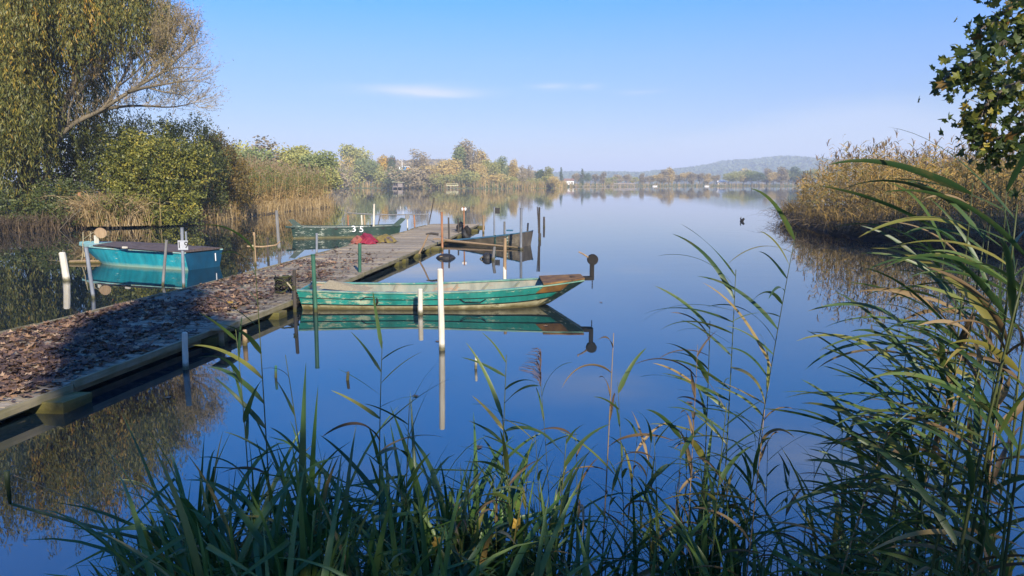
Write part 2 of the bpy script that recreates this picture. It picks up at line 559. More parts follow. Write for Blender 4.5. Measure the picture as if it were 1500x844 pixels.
blade_fibre = (6.0, (30, .4, 30))
M['sedge'] = G('sedge_blades', [(0, (.034, .08, .018)), (.5, (.065, .13, .028)), (.9, (.115, .175, .038)), (.96, (.18, .17, .04)), (1, (.30, .20, .07))], trans=.3, rough=.42, spec=.45, attr=False, fibre=(6.0, (1, 5, 1), .6, (.13, .10, .035)))
M['broad'] = G('broad_blade', [(0, (.02, .05, .014)), (1, (.045, .09, .022))], trans=.3, rough=.4, spec=.5, attr=False)
M['reedleaf'] = G('green_reed_leaf', [(0, (.03, .068, .02)), (.55, (.06, .11, .028)), (.88, (.11, .155, .033)), (.96, (.22, .20, .04)), (1, (.32, .22, .08))], trans=.4, rough=.42, spec=.4, attr=False, fibre=(6.0, (1, 6, 1), .65, (.17, .12, .04)))
M['reedleaf_dry'] = G('dry_reed_leaf', [(0, (.08, .05, .025)), (.5, (.17, .11, .045)), (1, (.28, .20, .10))], trans=.35, rough=.6, attr=False)
M['culm'] = wood_mat('green_reed_culm', (.035, .05, .014), (.11, .12, .035), stretch=(10, 10, 1), scale=3, rough=.5, objvar=.3)
M['culm_dry'] = wood_mat('dry_reed_culm', (.13, .08, .04), (.36, .25, .12), stretch=(10, 10, 1), scale=3, rough=.6, objvar=.3)
M['plume'] = plain('dark_reed_plume', (.045, .03, .03), (.10, .07, .06), 20, .9, 0)


def water_mat():
    t = NT('lake_water')
    co = t.n('TexCoord').outputs['Object']
    big = t.noise(.012, 3, .5, vec=co, stretch=(.35, 1.6, 1))
    t.color((.006, .014, .020))
    t.p.inputs['IOR'].default_value = 2.1
    t.p.inputs['Roughness'].default_value = .015
    t.p.inputs['Specular IOR Level'].default_value = .75
    r1 = t.noise(1.1, 3, .5, vec=co, stretch=(.55, 1, 1))
    r2 = t.noise(5.0, 2, .5, vec=co, stretch=(.7, 1, 1))
    h = t.math('ADD', r1, t.math('MULTIPLY', r2, .12))
    b = t.n('Bump')
    b.inputs['Distance'].default_value = .02
    t.l(t.rng(big, .40, .66, .04, .24), b.inputs['Strength'])
    t.l(h, b.inputs['Height'])
    t.l(b.outputs[0], t.p.inputs['Normal'])
    return t.m


M['water'] = water_mat()

# ------------------------------------------------------------------ the setting: lake bed, water, banks, hills
def sheet(name, x0, x1, y0, y1, z, mat):
    me = np_mesh(name, [(x0, y0, z), (x1, y0, z), (x1, y1, z), (x0, y1, z)], [(0, 1, 2, 3)], mat)
    return tag(link(name, me), kind='structure')


sheet('ground', -4500, 4500, -800, 5200, -1.6, M['mud'])
sheet('lake_water', -420, 620, -45, 560, 0.0, M['water'])


def densify(P, step, jit):
    out = []
    n = len(P)
    for i in range(n):
        a, b = np.array(P[i][:2], float), np.array(P[(i + 1) % n][:2], float)
        k = max(1, int(np.linalg.norm(b - a) / step))
        for j in range(k):
            out.append(a + (b - a) * j / k + rng.normal(0, jit, 2))
    return np.array(out)


def mound(name, P, rings, step, jit, mat):
    """a bank: the outline sinks below the water, inner rings step up; rings = [(inset, z, noise)]"""
    P = densify(P, step, jit)
    n = len(P)
    area = np.sum(P[:, 0] * np.roll(P[:, 1], -1) - np.roll(P[:, 0], -1) * P[:, 1])
    if area < 0:
        P = P[::-1]
    tg = np.roll(P, -3, 0) - np.roll(P, 3, 0)
    nr = np.stack([-tg[:, 1], tg[:, 0]], 1)
    nr /= np.linalg.norm(nr, axis=1)[:, None] + 1e-9
    V, F = [], []
    for inset, z, nz_ in rings:
        q = P + nr * inset
        V += [(x, y, z + rng.normal(0, nz_)) for x, y in q]
    for r in range(len(rings) - 1):
        for i in range(n):
            j = (i + 1) % n
            F.append((r * n + i, r * n + j, (r + 1) * n + j, (r + 1) * n + i))
    F.append(tuple((len(rings) - 1) * n + i for i in range(n)))
    return tag(link(name, np_mesh(name, V, F, mat)), kind='structure')


near_edge = [(-14, .2), (-8, 1.2), (-5, 1.9), (-3, 2.5), (-1.6, 3.0), (0, 3.3), (1.5, 3.4), (2.7, 3.8), (4.5, 4.6), (6.3, 6.5), (7.6, 9), (11, 14), (17, 19), (26, 22.5)]
mound('near_bank', near_edge + [(90, 22), (90, -70), (-70, -70), (-60, -12), (-25, -2)], [(-.25, -.5, .0), (.05, -.03, .02), (.35, .10, .03), (1.2, .42, .03)], .4, .05, M['soil'])
lf = [W(x, y)[:2] for x, y in ((-260, 356), (-120, 349), (0, 343), (100, 336), (200, 331), (300, 326), (340, 321), (400, 313), (440, 308), (486, 303.5))]
left_poly = [tuple(p) for p in lf] + [(-18.5, 72), (-29, 110), (-39.5, 150), (-76, 300), (-420, 300), (-420, 20), (-60, 16)]
mound('left_bank', left_poly, [(-.4, -.5, .0), (.1, .03, .03), (.8, .25, .05), (2.5, .5, .06)], 1.2, .15, M['soil'])
ff = [W(x, y)[:2] for x, y in ((430, 276.3), (500, 276.0), (560, 275.9), (640, 275.9), (700, 276.3), (768, 276.4), (812, 275.7), (830, 274.4), (900, 273.4), (1000, 273.0), (1100, 272.9), (1180, 273.1))]
mound('far_shore', [tuple(p) for p in ff] + [(330, 380), (480, 330), (520, 120), (1900, 100), (2600, 2600), (-2600, 2600), (-2000, 250), (-160, 262)], [(-2, -.6, 0), (.3, .05, .03), (3, .5, .05), (14, .9, .1)], 9, .6, M['meadow'])
rf = [W(x, y)[:2] for x, y in ((1158, 319), (1164, 325), (1182, 332), (1215, 341), (1260, 347), (1320, 352), (1400, 359), (1480, 365), (1600, 371))]
right_poly = [tuple(p) for p in rf] + [(36, 24), (80, 24), (90, 70), (40, 66), (24, 56), (18, 49)]
mound('right_bank', right_poly, [(-.35, -.5, .0), (.08, .08, .05), (.6, .42, .07), (2.0, .6, .08)], .7, .12, M['mud'])


def inside(P, x, y):
    r = np.zeros(len(x), bool)
    n = len(P)
    for i in range(n):
        x0, y0 = P[i][:2]
        x1, y1 = P[(i + 1) % n][:2]
        c = ((y0 > y) != (y1 > y)) & (x < (x1 - x0) * (y - y0) / (y1 - y0 + 1e-12) + x0)
        r ^= c
    return r


def hill(name, prof, Y, depth, mat, zfar=.9):
    """a ridge whose crest passes through the photo points prof at distance Y"""
    cr = [WD(x, y, Y) for x, y in prof]
    xs = np.linspace(cr[0][0], cr[-1][0], 140)
    zs = np.interp(xs, [c[0] for c in cr], [c[2] for c in cr])
    k = 9
    V, F = [], []
    for j in range(k):
        f = j / (k - 1)
        prof_ = math.sin(math.pi * f) ** .8 if 0 < f < 1 else 0
        for x, z in zip(xs, zs):
            V.append((x, Y - depth * .5 + depth * f, zfar - 2 + (z - zfar + 2) * prof_ + (rng.normal(0, z * .012) if 0 < f < 1 else 0)))
    n = len(xs)
    for j in range(k - 1):
        for i in range(n - 1):
            F.append((j * n + i, j * n + i + 1, (j + 1) * n + i + 1, (j + 1) * n + i))
    tag(link(name, np_mesh(name, V, F, mat)), kind='structure')
    return xs, zs


# ------------------------------------------------------------------ leaf clouds
def unit(v):
    return v / (np.linalg.norm(v, axis=-1, keepdims=True) + 1e-9)


def leaf_quads(C, D, L, Wd, rnd):
    """rhombic leaves at C along D"""
    n = len(C)
    sd_ = unit(np.cross(D, rng.normal(0, 1, (n, 3))))
    L = np.broadcast_to(L, (n,))[:, None]
    Wd = np.broadcast_to(Wd, (n,))[:, None]
    V = np.stack([C - D * L / 2, C + sd_ * Wd / 2 - D * L * .08, C + D * L / 2, C - sd_ * Wd / 2 - D * L * .08], 1).reshape(-1, 3)
    return V, np.arange(4 * n).reshape(-1, 4), np.asarray(rnd)


def join(parts):
    V, F, Rn = [], [], []
    o = 0
    for v, f, r in parts:
        V.append(v)
        F.append(f + o)
        Rn.append(r)
        o += len(v)
    return np.concatenate(V), np.concatenate(F), np.concatenate(Rn)


def lobes_points(lobes, n, shell=.55):
    """points filling the shells of ellipsoids (cx,cy,cz,rx,ry,rz)"""
    lob = np.array(lobes, float)
    w = lob[:, 3] * lob[:, 4] + lob[:, 4] * lob[:, 5] + lob[:, 3] * lob[:, 5]
    k = rng.choice(len(lob), n, p=w / w.sum())
    d = unit(rng.normal(0, 1, (n, 3)))
    r = shell + (1 - shell) * rng.random(n) ** .6
    r = r * (1 + .13 * np.sin(d[:, 0] * 7 + k) * np.sin(d[:, 2] * 8 + k * 2))
    return lob[k, :3] + d * lob[k, 3:] * r[:, None], d, k


def ribbons(P0, P1, P2, w, rnd, seg=3, flat=None):
    """tapering strips along quadratic curves P0-P1-P2"""
    n = len(P0)
    sd_ = unit(np.cross(P2 - P0, rng.normal(0, 1, (n, 3)))) if flat is None else flat
    w = np.broadcast_to(w, (n,))[:, None]
    V = []
    for j in range(seg + 1):
        t = j / seg
        p = P0 * (1 - t) ** 2 + 2 * P1 * t * (1 - t) + P2 * t * t
        ww = w * (1 - t) ** .7 * .5 + w * .04
        V += [p - sd_ * ww, p + sd_ * ww]
    V = np.stack(V, 1)
    F = []
    m = 2 * (seg + 1)
    b = np.arange(n) * m
    for j in range(seg):
        F.append(np.stack([b + 2 * j, b + 2 * j + 1, b + 2 * j + 3, b + 2 * j + 2], 1))
    return V.reshape(-1, 3), np.concatenate(F), np.tile(rnd, seg)


# ------------------------------------------------------------------ reed beds
def reed_bed(name, label, x, y, z0, h, mat, nl=7, leafL=.4, leafW=.03, stemW=.02, gold=False, green_from=.45, plume=.5, lean=.08, cat='reeds'):
    n = len(x)
    P0 = np.stack([x, y, np.full(n, z0)], 1)
    ln = rng.normal(0, lean, (n, 2))
    top = P0 + np.stack([ln[:, 0] * h, ln[:, 1] * h, h], 1)
    mid = (P0 + top) / 2 + np.stack([rng.normal(0, .03, n) * h, rng.normal(0, .03, n) * h, h * .05], 1)
    parts = [ribbons(P0, mid, top, stemW, rng.uniform(.05, .42, n), 3)]
    for k in range(nl):
        t = .12 + .85 * (k + rng.random(n)) / nl
        tt = t[:, None]
        b = P0 * (1 - tt) ** 2 + 2 * mid * tt * (1 - tt) + top * tt * tt
        a = rng.random(n) * 6.283
        L = leafL * rng.uniform(.6, 1.25, n) * (1 - .35 * t)
        out = np.stack([np.cos(a), np.sin(a), np.zeros(n)], 1)
        p1 = b + out * (L * .45)[:, None] + np.array([0, 0, 1]) * (L * .55)[:, None]
        p2 = b + out * (L * .95)[:, None] + np.array([0, 0, 1]) * (L * rng.uniform(-.2, .5, n))[:, None]
        if gold:
            r = np.where(rng.random(n) < .34, rng.uniform(.74, .84, n), np.where(t + rng.normal(0, .15, n) < .45, rng.uniform(.0, .3, n), rng.uniform(.22, .72, n)))
        else:
            r = np.where(t + rng.normal(0, .12, n) > green_from, rng.uniform(.52, .86, n), rng.uniform(.05, .42, n))
        parts.append(ribbons(b, p1, p2, leafW, r, 2))
    m = rng.random(n) < plume
    k = m.sum()
    if k:
        for j in range(5):
            a = rng.random(k) * 6.283
            L = rng.uniform(.18, .34, k)
            out = np.stack([np.cos(a), np.sin(a), np.zeros(k)], 1)
            b = top[m] - np.array([0, 0, 1]) * rng.uniform(0, .15, k)[:, None]
            parts.append(ribbons(b, b + out * .04 + np.array([0, 0, .2]), b + out * (L * .45)[:, None] + np.array([0, 0, 1]) * (L * .8)[:, None], .035, rng.uniform(.88, 1, k), 2))
    V, F, rn = join(parts)
    return tag(link(name, np_mesh(name, V, F, mat, rn)), label, cat, kind='stuff')


def scatter(P, n, margin=0):
    P = np.array([p[:2] for p in P])
    lo, hi = P.min(0), P.max(0)
    xs, ys = np.empty(0), np.empty(0)
    while len(xs) < n:
        x = rng.uniform(lo[0], hi[0], n * 3)
        y = rng.uniform(lo[1], hi[1], n * 3)
        m = inside(P, x, y)
        xs, ys = np.append(xs, x[m]), np.append(ys, y[m])
    return xs[:n], ys[:n]


# left reed bed: the promontory of tall reeds behind the dark green boat
pl = [W(300, 325)[:2], W(345, 319)[:2], W(400, 312)[:2], W(440, 307)[:2], W(486, 303)[:2], (-18.3, 71), (-24, 74), (-30, 62), (-27, 48)]
x, y = scatter(pl, 5200)
keep = rng.random(len(x)) < np.where(np.sin(x * 2.1) * np.sin(y * .9) > -.55, 1, .25)
x, y = x[keep], y[keep]
h = 3.35 + .35 * np.sin(x * .8) + rng.normal(0, .35, len(x))
reed_bed('reed_bed', 'tall straw and green reed bed at the water behind the dark green boat', x, y, .0, h, M['reed'], 8, .5, .045, .035, green_from=.5, plume=.35)
# a low fringe of dry sedge at its foot
ex = np.concatenate([np.linspace(a, b, 60) for a, b in zip([W(q, 0 + r)[0] for q, r in ((215, 329), (300, 325), (345, 319), (400, 312))], [W(q, r)[0] for q, r in ((300, 325), (345, 319), (400, 312), (486, 303))])])
ey = np.concatenate([np.linspace(a, b, 60) for a, b in zip([W(q, r)[1] for q, r in ((215, 329), (300, 325), (345, 319), (400, 312))], [W(q, r)[1] for q, r in ((300, 325), (345, 319), (400, 312), (486, 303))])])


def tuft_field(name, label, x, y, z0, hmin, hmax, mat, spread=.5, w=.025, cat='grass', per=1, rr=(0, 1)):
    x, y = np.repeat(x, per), np.repeat(y, per)
    n = len(x)
    x = x + rng.normal(0, .25, n)
    y = y + rng.normal(0, .25, n)
    P0 = np.stack([x, y, np.full(n, z0)], 1)
    h = rng.uniform(hmin, hmax, n)
    a = rng.random(n) * 6.283
    out = np.stack([np.cos(a), np.sin(a), np.zeros(n)], 1) * rng.uniform(.1, 1, n)[:, None] * spread
    P1 = P0 + out * (h * .3)[:, None] + np.array([0, 0, 1]) * (h * .95)[:, None]
    P2 = P0 + out * (h * 1.2)[:, None] + np.array([0, 0, 1]) * (h * rng.uniform(.2, .85, n))[:, None]
    V, F, rn = ribbons(P0, P1, P2, w, rng.uniform(rr[0], rr[1], n), 3)
    return tag(link(name, np_mesh(name, V, F, mat, rn)), label, cat, kind='stuff')


tuft_field('dry_sedge', 'straw coloured dry sedge fringing the left bank', ex, ey + .2, 0, .5, 1.5, M['straw'], .5, .03, per=12)

# golden reeds on the right bank
xr, yr = scatter(right_poly, 9000)
pxr = 750 + FPX * xr / yr
front = (pxr < 1560) & (pxr > 1165)
xr, yr, pxr = xr[front], yr[front], pxr[front]
hr = 3.1 + .3 * np.sin(xr * .7 + yr * .3) + rng.normal(0, .22, len(xr)) - np.clip((1225 - pxr) / 50, 0, 1) * 1.1
idx = rng.permutation(len(xr))[:6500]
xr, yr, hr = xr[idx], yr[idx], hr[idx]
reed_bed('golden_reed_bed', 'tall golden brown reed bed on the dark bank at right', xr, yr, .35, hr, M['reed_gold'], 18, .5, .036, .026, gold=True, plume=.6, lean=.13)
# dead stems trailing into the water along its edge
ex2 = np.concatenate([np.linspace(rf[i][0], rf[i + 1][0], 40) for i in range(len(rf) - 1)])
ey2 = np.concatenate([np.linspace(rf[i][1], rf[i + 1][1], 40) for i in range(len(rf) - 1)])
n = len(ex2) * 7
bx = np.repeat(ex2, 7) + rng.normal(0, .5, n)
by = np.repeat(ey2, 7) + np.abs(rng.normal(0, .5, n))
P0 = np.stack([bx, by, rng.uniform(.1, .6, n)], 1)
a = rng.normal(-1.57, .9, n)
L = rng.uniform(.5, 1.5, n)
out = np.stack([np.cos(a), np.sin(a), np.zeros(n)], 1)
P2 = P0 + out * L[:, None]
P2[:, 2] = rng.uniform(-.02, .45, n)
P1 = (P0 + P2) / 2 + np.array([0, 0, 1]) * rng.uniform(.1, .7, n)[:, None]
V, F, rn = ribbons(P0, P1, P2, .022, rng.random(n) ** 1.6, 3)
tag(link('dead_reed_litter', np_mesh('dead_reed_litter', V, F, M['litter'], rn)), 'tangle of dead brown reed stems hanging to the water at right', 'reed litter', kind='stuff')
tuft_field('bank_sedge', 'olive sedge growing along the foot of the right reed bed', ex2, ey2 + .4, .2, .5, 1.5, M['reed_gold'], .8, .025, per=6, rr=(0, .4))


# ------------------------------------------------------------------ trees and shrubs
def limb(mb, pts, r0, r1, n=6):
    pts = [Vector(p) for p in pts]
    # smooth a little
    fine = []
    for i in range(len(pts) - 1):
        p0, p1, p2, p3 = pts[max(i - 1, 0)], pts[i], pts[i + 1], pts[min(i + 2, len(pts) - 1)]
        for k in range(4):
            t = k / 4
            fine.append(.5 * ((2 * p1) + (p2 - p0) * t + (2 * p0 - 5 * p1 + 4 * p2 - p3) * t * t + (3 * p1 - p0 - 3 * p2 + p3) * t ** 3))
    fine.append(pts[-1])
    m = len(fine)
    rad = [r0 + (r1 - r0) * i / (m - 1) for i in range(m)]
    mb.tube(fine, rad, n, True)
    return fine, rad


# --- the weeping willow at the left edge
wb = np.array([-25.8, 39.5, .45])
wil = thing('weeping_willow', 'huge weeping willow with hanging olive and yellow curtains at left edge', 'tree', wb)
mb = MB()
limb(mb, [(0, 0, -.6), (.3, 0, 2), (.1, .3, 5), (.5, .2, 8)], .62, .4, 10)
for k in range(9):
    a = k * .7 + .3
    e = Vector((math.cos(a) * U(4, 6.5), math.sin(a) * U(3.5, 6), U(11, 15.5)))
    limb(mb, [(.3, .2, U(4.5, 7.5)), (e.x * .35, e.y * .35, 9.5), tuple(e)], .26, .05, 6)
mb.build('trunk', M['bark'], wil, True)
parts = []
nc = 600
for c in range(nc):
    a = rng.random() * 6.283
    r = 8.0 * math.sqrt(rng.random())
    cx, cy = r * math.cos(a), r * math.sin(a) * .85
    zt = 15.8 - (r / 8.0) ** 2 * 5.0 + rng.normal(0, .8)
    right = cx > 3.2
    zend = rng.uniform(6.0, 9.5) if right else (rng.uniform(.2, 4.5) if cx < 1.2 else rng.uniform(2.0, 8))
    if not right and rng.random() < .4:
        zt = zend + (zt - zend) * rng.uniform(.45, .9)
    Lc = max(2.0, zt - zend if not right and rng.random() < .65 else min(zt - zend, rng.uniform(5, 14)))
    tone = np.clip(rng.normal(.46, .24), 0, 1)
    for s_ in range(6):
        ox, oy = rng.normal(0, .3, 2)
        Ls = Lc * rng.uniform(.6, 1.05)
        m = int(Ls / .105)
        t = np.sort(rng.random(m))
        sway = rng.normal(0, .35, 2)
        C = np.stack([cx + ox + sway[0] * t * t + np.sin(t * 5 + s_) * .06 + rng.normal(0, .07, m), cy + oy + sway[1] * t * t + rng.normal(0, .07, m), zt + .5 - t * Ls + (1 - np.exp(-t * 9)) * -.3], 1)
        D = unit(np.stack([rng.normal(0, .42, m), rng.normal(0, .42, m), np.full(m, -1.0)], 1))
        parts.append(leaf_quads(C, D, rng.uniform(.18, .32, m), .05, np.clip(tone + rng.normal(0, .13, m), 0, 1)))
for c in range(150):                         # low curtains sweeping the water's edge
    cx, cy = rng.uniform(-7, 3.4), rng.uniform(-4.4, -1.5)
    zt, ze = rng.uniform(5, 10.5), rng.uniform(.1, 2.2) if cx < 2 else rng.uniform(1.5, 4)
    tone = np.clip(rng.normal(.34, .2), 0, 1)
    for s_ in range(5):
        ox, oy = rng.normal(0, .28, 2)
        Ls = (zt - ze) * rng.uniform(.7, 1.05)
        m = int(Ls / .11)
        t = rng.random(m)
        C = np.stack([cx + ox + np.sin(t * 4 + s_) * .1 + rng.normal(0, .08, m), cy + oy + rng.normal(0, .08, m), zt - t * Ls], 1)
        D = unit(np.stack([rng.normal(0, .45, m), rng.normal(0, .45, m), np.full(m, -1.0)], 1))
        parts.append(leaf_quads(C, D, rng.uniform(.18, .32, m), .05, np.clip(tone + rng.normal(0, .13, m), 0, 1)))
V, F, rn = join(parts)
link('crown', np_mesh('crown', V, F, M['willow'], rn), wil)['kind'] = 'stuff'

# --- the sparse leaning tree beside it
lt0 = W(70, 337)
LY = 38.5
lean_tree = thing('leaning_tree', 'sparse half bare tree leaning right over the shrubs at left', 'tree', (WD(55, 262, LY)[0], LY, .45))
o0 = np.array([WD(55, 262, LY)[0], LY, .45])


def q(px, py, dy=0.0):
    return tuple(WD(px, py, LY + dy) - o0)


mb = MB()
tw = MB()
tips = []
main = [((0, 0, -.5), q(72, 232), q(100, 188), q(150, 160), q(200, 128), q(240, 104), q(268, 78)), .17, .025]
limbs_ = [main,
          [(q(140, 166), q(165, 158, .6), q(205, 155, 1), q(250, 157, 1.4), q(290, 150, 1.6)), .10, .015],
          [(q(188, 135), q(215, 128, -.6), q(250, 122, -1), q(285, 118, -1)), .10, .015],
          [(q(205, 124), q(225, 100, .4), q(245, 70, .8), q(255, 45, 1)), .08, .015],
          [(q(150, 160), q(172, 128, .7), q(195, 85, 1.3), q(215, 55, 1.6)), .09, .015],
          [(q(70, 236), q(88, 180, 1), q(120, 95, 1.5), q(165, 45, 2), q(200, 8, 2), q(222, -14, 2)), .17, .03],
          [(q(165, 45, 2), q(195, 28, 2), q(232, 18, 2)), .06, .012],
          [(q(100, 188), q(105, 150, .6), q(135, 118, 1), q(165, 95, 1)), .08, .015],
          [(q(225, 113), q(255, 100, -.5), q(285, 100, -.6)), .06, .012],
          [(q(120, 95, 1.5), q(150, 88, 1.3), q(178, 78, 1.2)), .05, .012],
          [(q(240, 104), q(262, 84, .4), q(282, 66, .6), q(286, 55, .7)), .05, .012],
          [(q(228, 95, .5), q(250, 80, .3), q(270, 58, .2), q(268, 45, .2)), .05, .012],
          [(q(172, 128, .7), q(200, 105, .4), q(225, 75, .2), q(232, 55, .2)), .05, .012],
          [(q(215, 128, -.6), q(240, 135, -.8), q(268, 140, -1), q(292, 158, -1)), .05, .012],
          [(q(215, 55, 1.6), q(235, 45, 1.4), q(255, 40, 1.2)), .04, .012]]
for pts, r0, r1 in limbs_:
    fine, rad = limb(mb, pts, r0, r1, 7)
    for i in range(4, len(fine)):
        if pts is main[0] and i < 8:
            continue
        t_ = (fine[i] - fine[i - 1]).normalized()
        for k in range(3):
            d = (t_ * U(.5, 1.1) + Vector((U(-.6, .7), U(-.8, .8), U(-.25, 1.0)))).normalized()
            L_ = U(.6, 1.5)
            p = fine[i].copy()
            pp = [p.copy()]
            for s_ in range(4):
                d = (d + Vector((U(-.25, .3), U(-.25, .25), U(-.1, .3)))).normalized()
                p = p + d * L_ / 4
                pp.append(p.copy())
                for b in range(2):
                    d2 = (d + Vector((U(-.8, .8), U(-.8, .8), U(-.4, .8)))).normalized()
                    e2 = p + d2 * U(.25, .6)
                    tw.tube([p, (p + e2) / 2 + Vector((0, 0, .03)), e2], [.006, .005, .004], 3, False)
                    tips += [tuple(e2), tuple((p + e2) / 2)]
            tw.tube(pp, [.012, .010, .008, .007, .006], 3, False)
            tips.append(tuple(pp[-1]))
mb.build('trunk', M['bark_pale'], lean_tree, True)
tw.build('twigs', M['twig'], lean_tree)
T = np.array(tips)
C = np.repeat(T, 3, 0) + rng.normal(0, .13, (len(T) * 3, 3))
px_ = 750 + FPX * (C[:, 0] + o0[0]) / (C[:, 1] + o0[1])
dens = np.clip(.34 + .8 * np.exp(-((px_ - 262) / 30.) ** 2), 0, 1)
C = C[rng.random(len(C)) < dens]
V, F, rn = leaf_quads(C, unit(rng.normal(0, 1, (len(C), 3))), rng.uniform(.07, .13, len(C)), .035, rng.random(len(C)))
link('leaves', np_mesh('leaves', V, F, M['twigleaf'], rn), lean_tree)['kind'] = 'stuff'


def shrub(name, label, base, lobes, n, L, mat, stems=8, tone=.45, var=.2, cat='shrub', group=None, up=.4, shell=.6, spikes=0):
    s_ = thing(name, label, cat, base, 0, group)
    m_ = MB()
    for k in range(stems):
        lo = lobes[k % len(lobes)]
        limb(m_, [(U(-.3, .3), U(-.2, .2), -.4), (lo[0] * .5 + U(-.2, .2), lo[1] * .5, lo[2] * .5), (lo[0] + U(-.4, .4) * lo[3], lo[1] + U(-.3, .3) * lo[4], lo[2] + lo[5] * U(.2, .6))], .07, .012, 5)
    m_.build('stems', M['bark'], s_)
    C, d, k = lobes_points(lobes, n, shell)
    # gather leaves into sprays for clumped light and dark
    kc = rng.integers(0, n, n // 28)
    ctr = C[kc]
    pick = rng.integers(0, len(ctr), n)
    axis = unit(d[kc] * np.array([.8, .8, .5]) + rng.normal(0, .35, (len(kc), 3)) + np.array([0, 0, .55])) * rng.uniform(.25, .8, (len(kc), 1))
    spray = rng.normal(0, .09, (n, 3)) + axis[pick] * rng.uniform(-.5, 1.0, (n, 1))
    C2 = np.where((rng.random(n) < .88)[:, None], ctr[pick] + spray, C)
    tn = tone + rng.normal(0, var * .85, len(ctr))[pick] + rng.normal(0, var * .3, n)
    if spikes:
        for i in range(spikes):
            p = ctr[rng.integers(0, len(ctr))]
            if p[2] > np.percentile(ctr[:, 2], 55):
                m2 = 26
                t = rng.random(m2)
                C2 = np.concatenate([C2, p + np.stack([rng.normal(0, .05, m2), rng.normal(0, .05, m2), t * .9], 1)])
                tn = np.concatenate([tn, rng.normal(tone, var, m2)])
    C2[:, 2] = np.maximum(C2[:, 2], -.25)
    D = unit(rng.normal(0, 1, (len(C2), 3)) + np.array([0, 0, up]))
    V, F, rn = leaf_quads(C2, D, L * rng.uniform(.7, 1.3, len(C2)), L * .55, np.clip(tn, 0, 1))
    link('foliage', np_mesh('foliage', V, F, mat, rn), s_)['kind'] = 'stuff'
    return s_


def at(px, py, Y):
    p = WD(px, py, Y)
    return p


def lob(base, *L):
    """lobes given as (px, py, dY, rx_px, ry_m, rz_px)"""
    out = []
    for px, py, dy, rx, ry, rz in L:
        Y = base[1] + dy
        p = WD(px, py, Y) - np.array(base)
        s_ = Y / FPX
        out.append((p[0], p[1], p[2], rx * s_, ry, rz * s_))
    return out


b1 = np.array([WD(190, 300, 43)[0], 43.0, .5])
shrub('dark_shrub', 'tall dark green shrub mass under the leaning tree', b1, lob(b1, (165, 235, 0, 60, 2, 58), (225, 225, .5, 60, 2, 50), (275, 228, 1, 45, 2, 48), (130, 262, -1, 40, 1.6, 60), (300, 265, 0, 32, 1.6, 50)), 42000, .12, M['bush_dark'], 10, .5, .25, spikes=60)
b2 = np.array([WD(230, 320, 38.6)[0], 38.6, .35])
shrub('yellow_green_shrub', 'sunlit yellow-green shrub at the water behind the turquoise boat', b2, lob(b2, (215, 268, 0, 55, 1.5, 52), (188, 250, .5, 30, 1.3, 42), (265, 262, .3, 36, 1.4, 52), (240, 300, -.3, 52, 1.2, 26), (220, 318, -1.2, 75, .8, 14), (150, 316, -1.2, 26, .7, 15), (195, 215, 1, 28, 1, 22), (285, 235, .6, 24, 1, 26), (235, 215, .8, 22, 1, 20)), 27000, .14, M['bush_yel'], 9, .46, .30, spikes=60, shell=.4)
b3 = np.array([WD(330, 312, 46)[0], 46.0, .4])
shrub('rusty_shrub', 'rust and olive shrub between the yellow-green shrub and the reeds', b3, lob(b3, (318, 255, 0, 26, 1.4, 52), (345, 270, .6, 24, 1.3, 38), (310, 220, .8, 18, 1, 22)), 15000, .13, M['bush_rust'], 6, .5, .25, spikes=20)
b6 = np.array([WD(20, 300, 52)[0], 52.0, .5])
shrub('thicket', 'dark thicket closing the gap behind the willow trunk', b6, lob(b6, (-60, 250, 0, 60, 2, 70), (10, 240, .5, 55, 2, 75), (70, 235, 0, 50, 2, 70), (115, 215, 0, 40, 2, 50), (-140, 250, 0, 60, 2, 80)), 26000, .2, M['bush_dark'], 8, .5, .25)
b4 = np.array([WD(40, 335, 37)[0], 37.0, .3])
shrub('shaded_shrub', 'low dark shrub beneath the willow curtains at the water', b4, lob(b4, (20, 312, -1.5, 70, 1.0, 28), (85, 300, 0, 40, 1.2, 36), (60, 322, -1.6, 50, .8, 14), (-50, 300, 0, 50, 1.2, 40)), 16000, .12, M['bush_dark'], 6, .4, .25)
b5 = np.array([WD(168, 330, 36.2)[0], 36.2, .2])
shrub('small_green_shrub', 'small leafy green shrub beside the dry grass tuft on left bank', b5, lob(b5, (172, 305, 0, 17, .5, 18), (155, 318, 0, 12, .4, 10)), 2600, .12, M['bush_yel'], 4, .35, .2)
c5 = W(150, 334)
n = 2200
tuft_field('dry_grass_tuft', 'straw coloured dry grass tuft beside the rusty post on left bank', c5[0] + rng.normal(0, .75, n), c5[1] + .3 + rng.normal(0, .3, n), .1, .5, 2.2, M['straw'], 1.0, .03)
n = 900
tuft_field('shaded_grass', 'brown dry grass hanging over the water under the willow', np.concatenate([np.linspace(W(-60, 346)[0], W(110, 335)[0], n)]), np.linspace(W(-60, 346)[1], W(110, 335)[1], n) + .3 + rng.normal(0, .4, n), .0, .2, 1.3, M['litter'], .9, .03, rr=(0, .6))

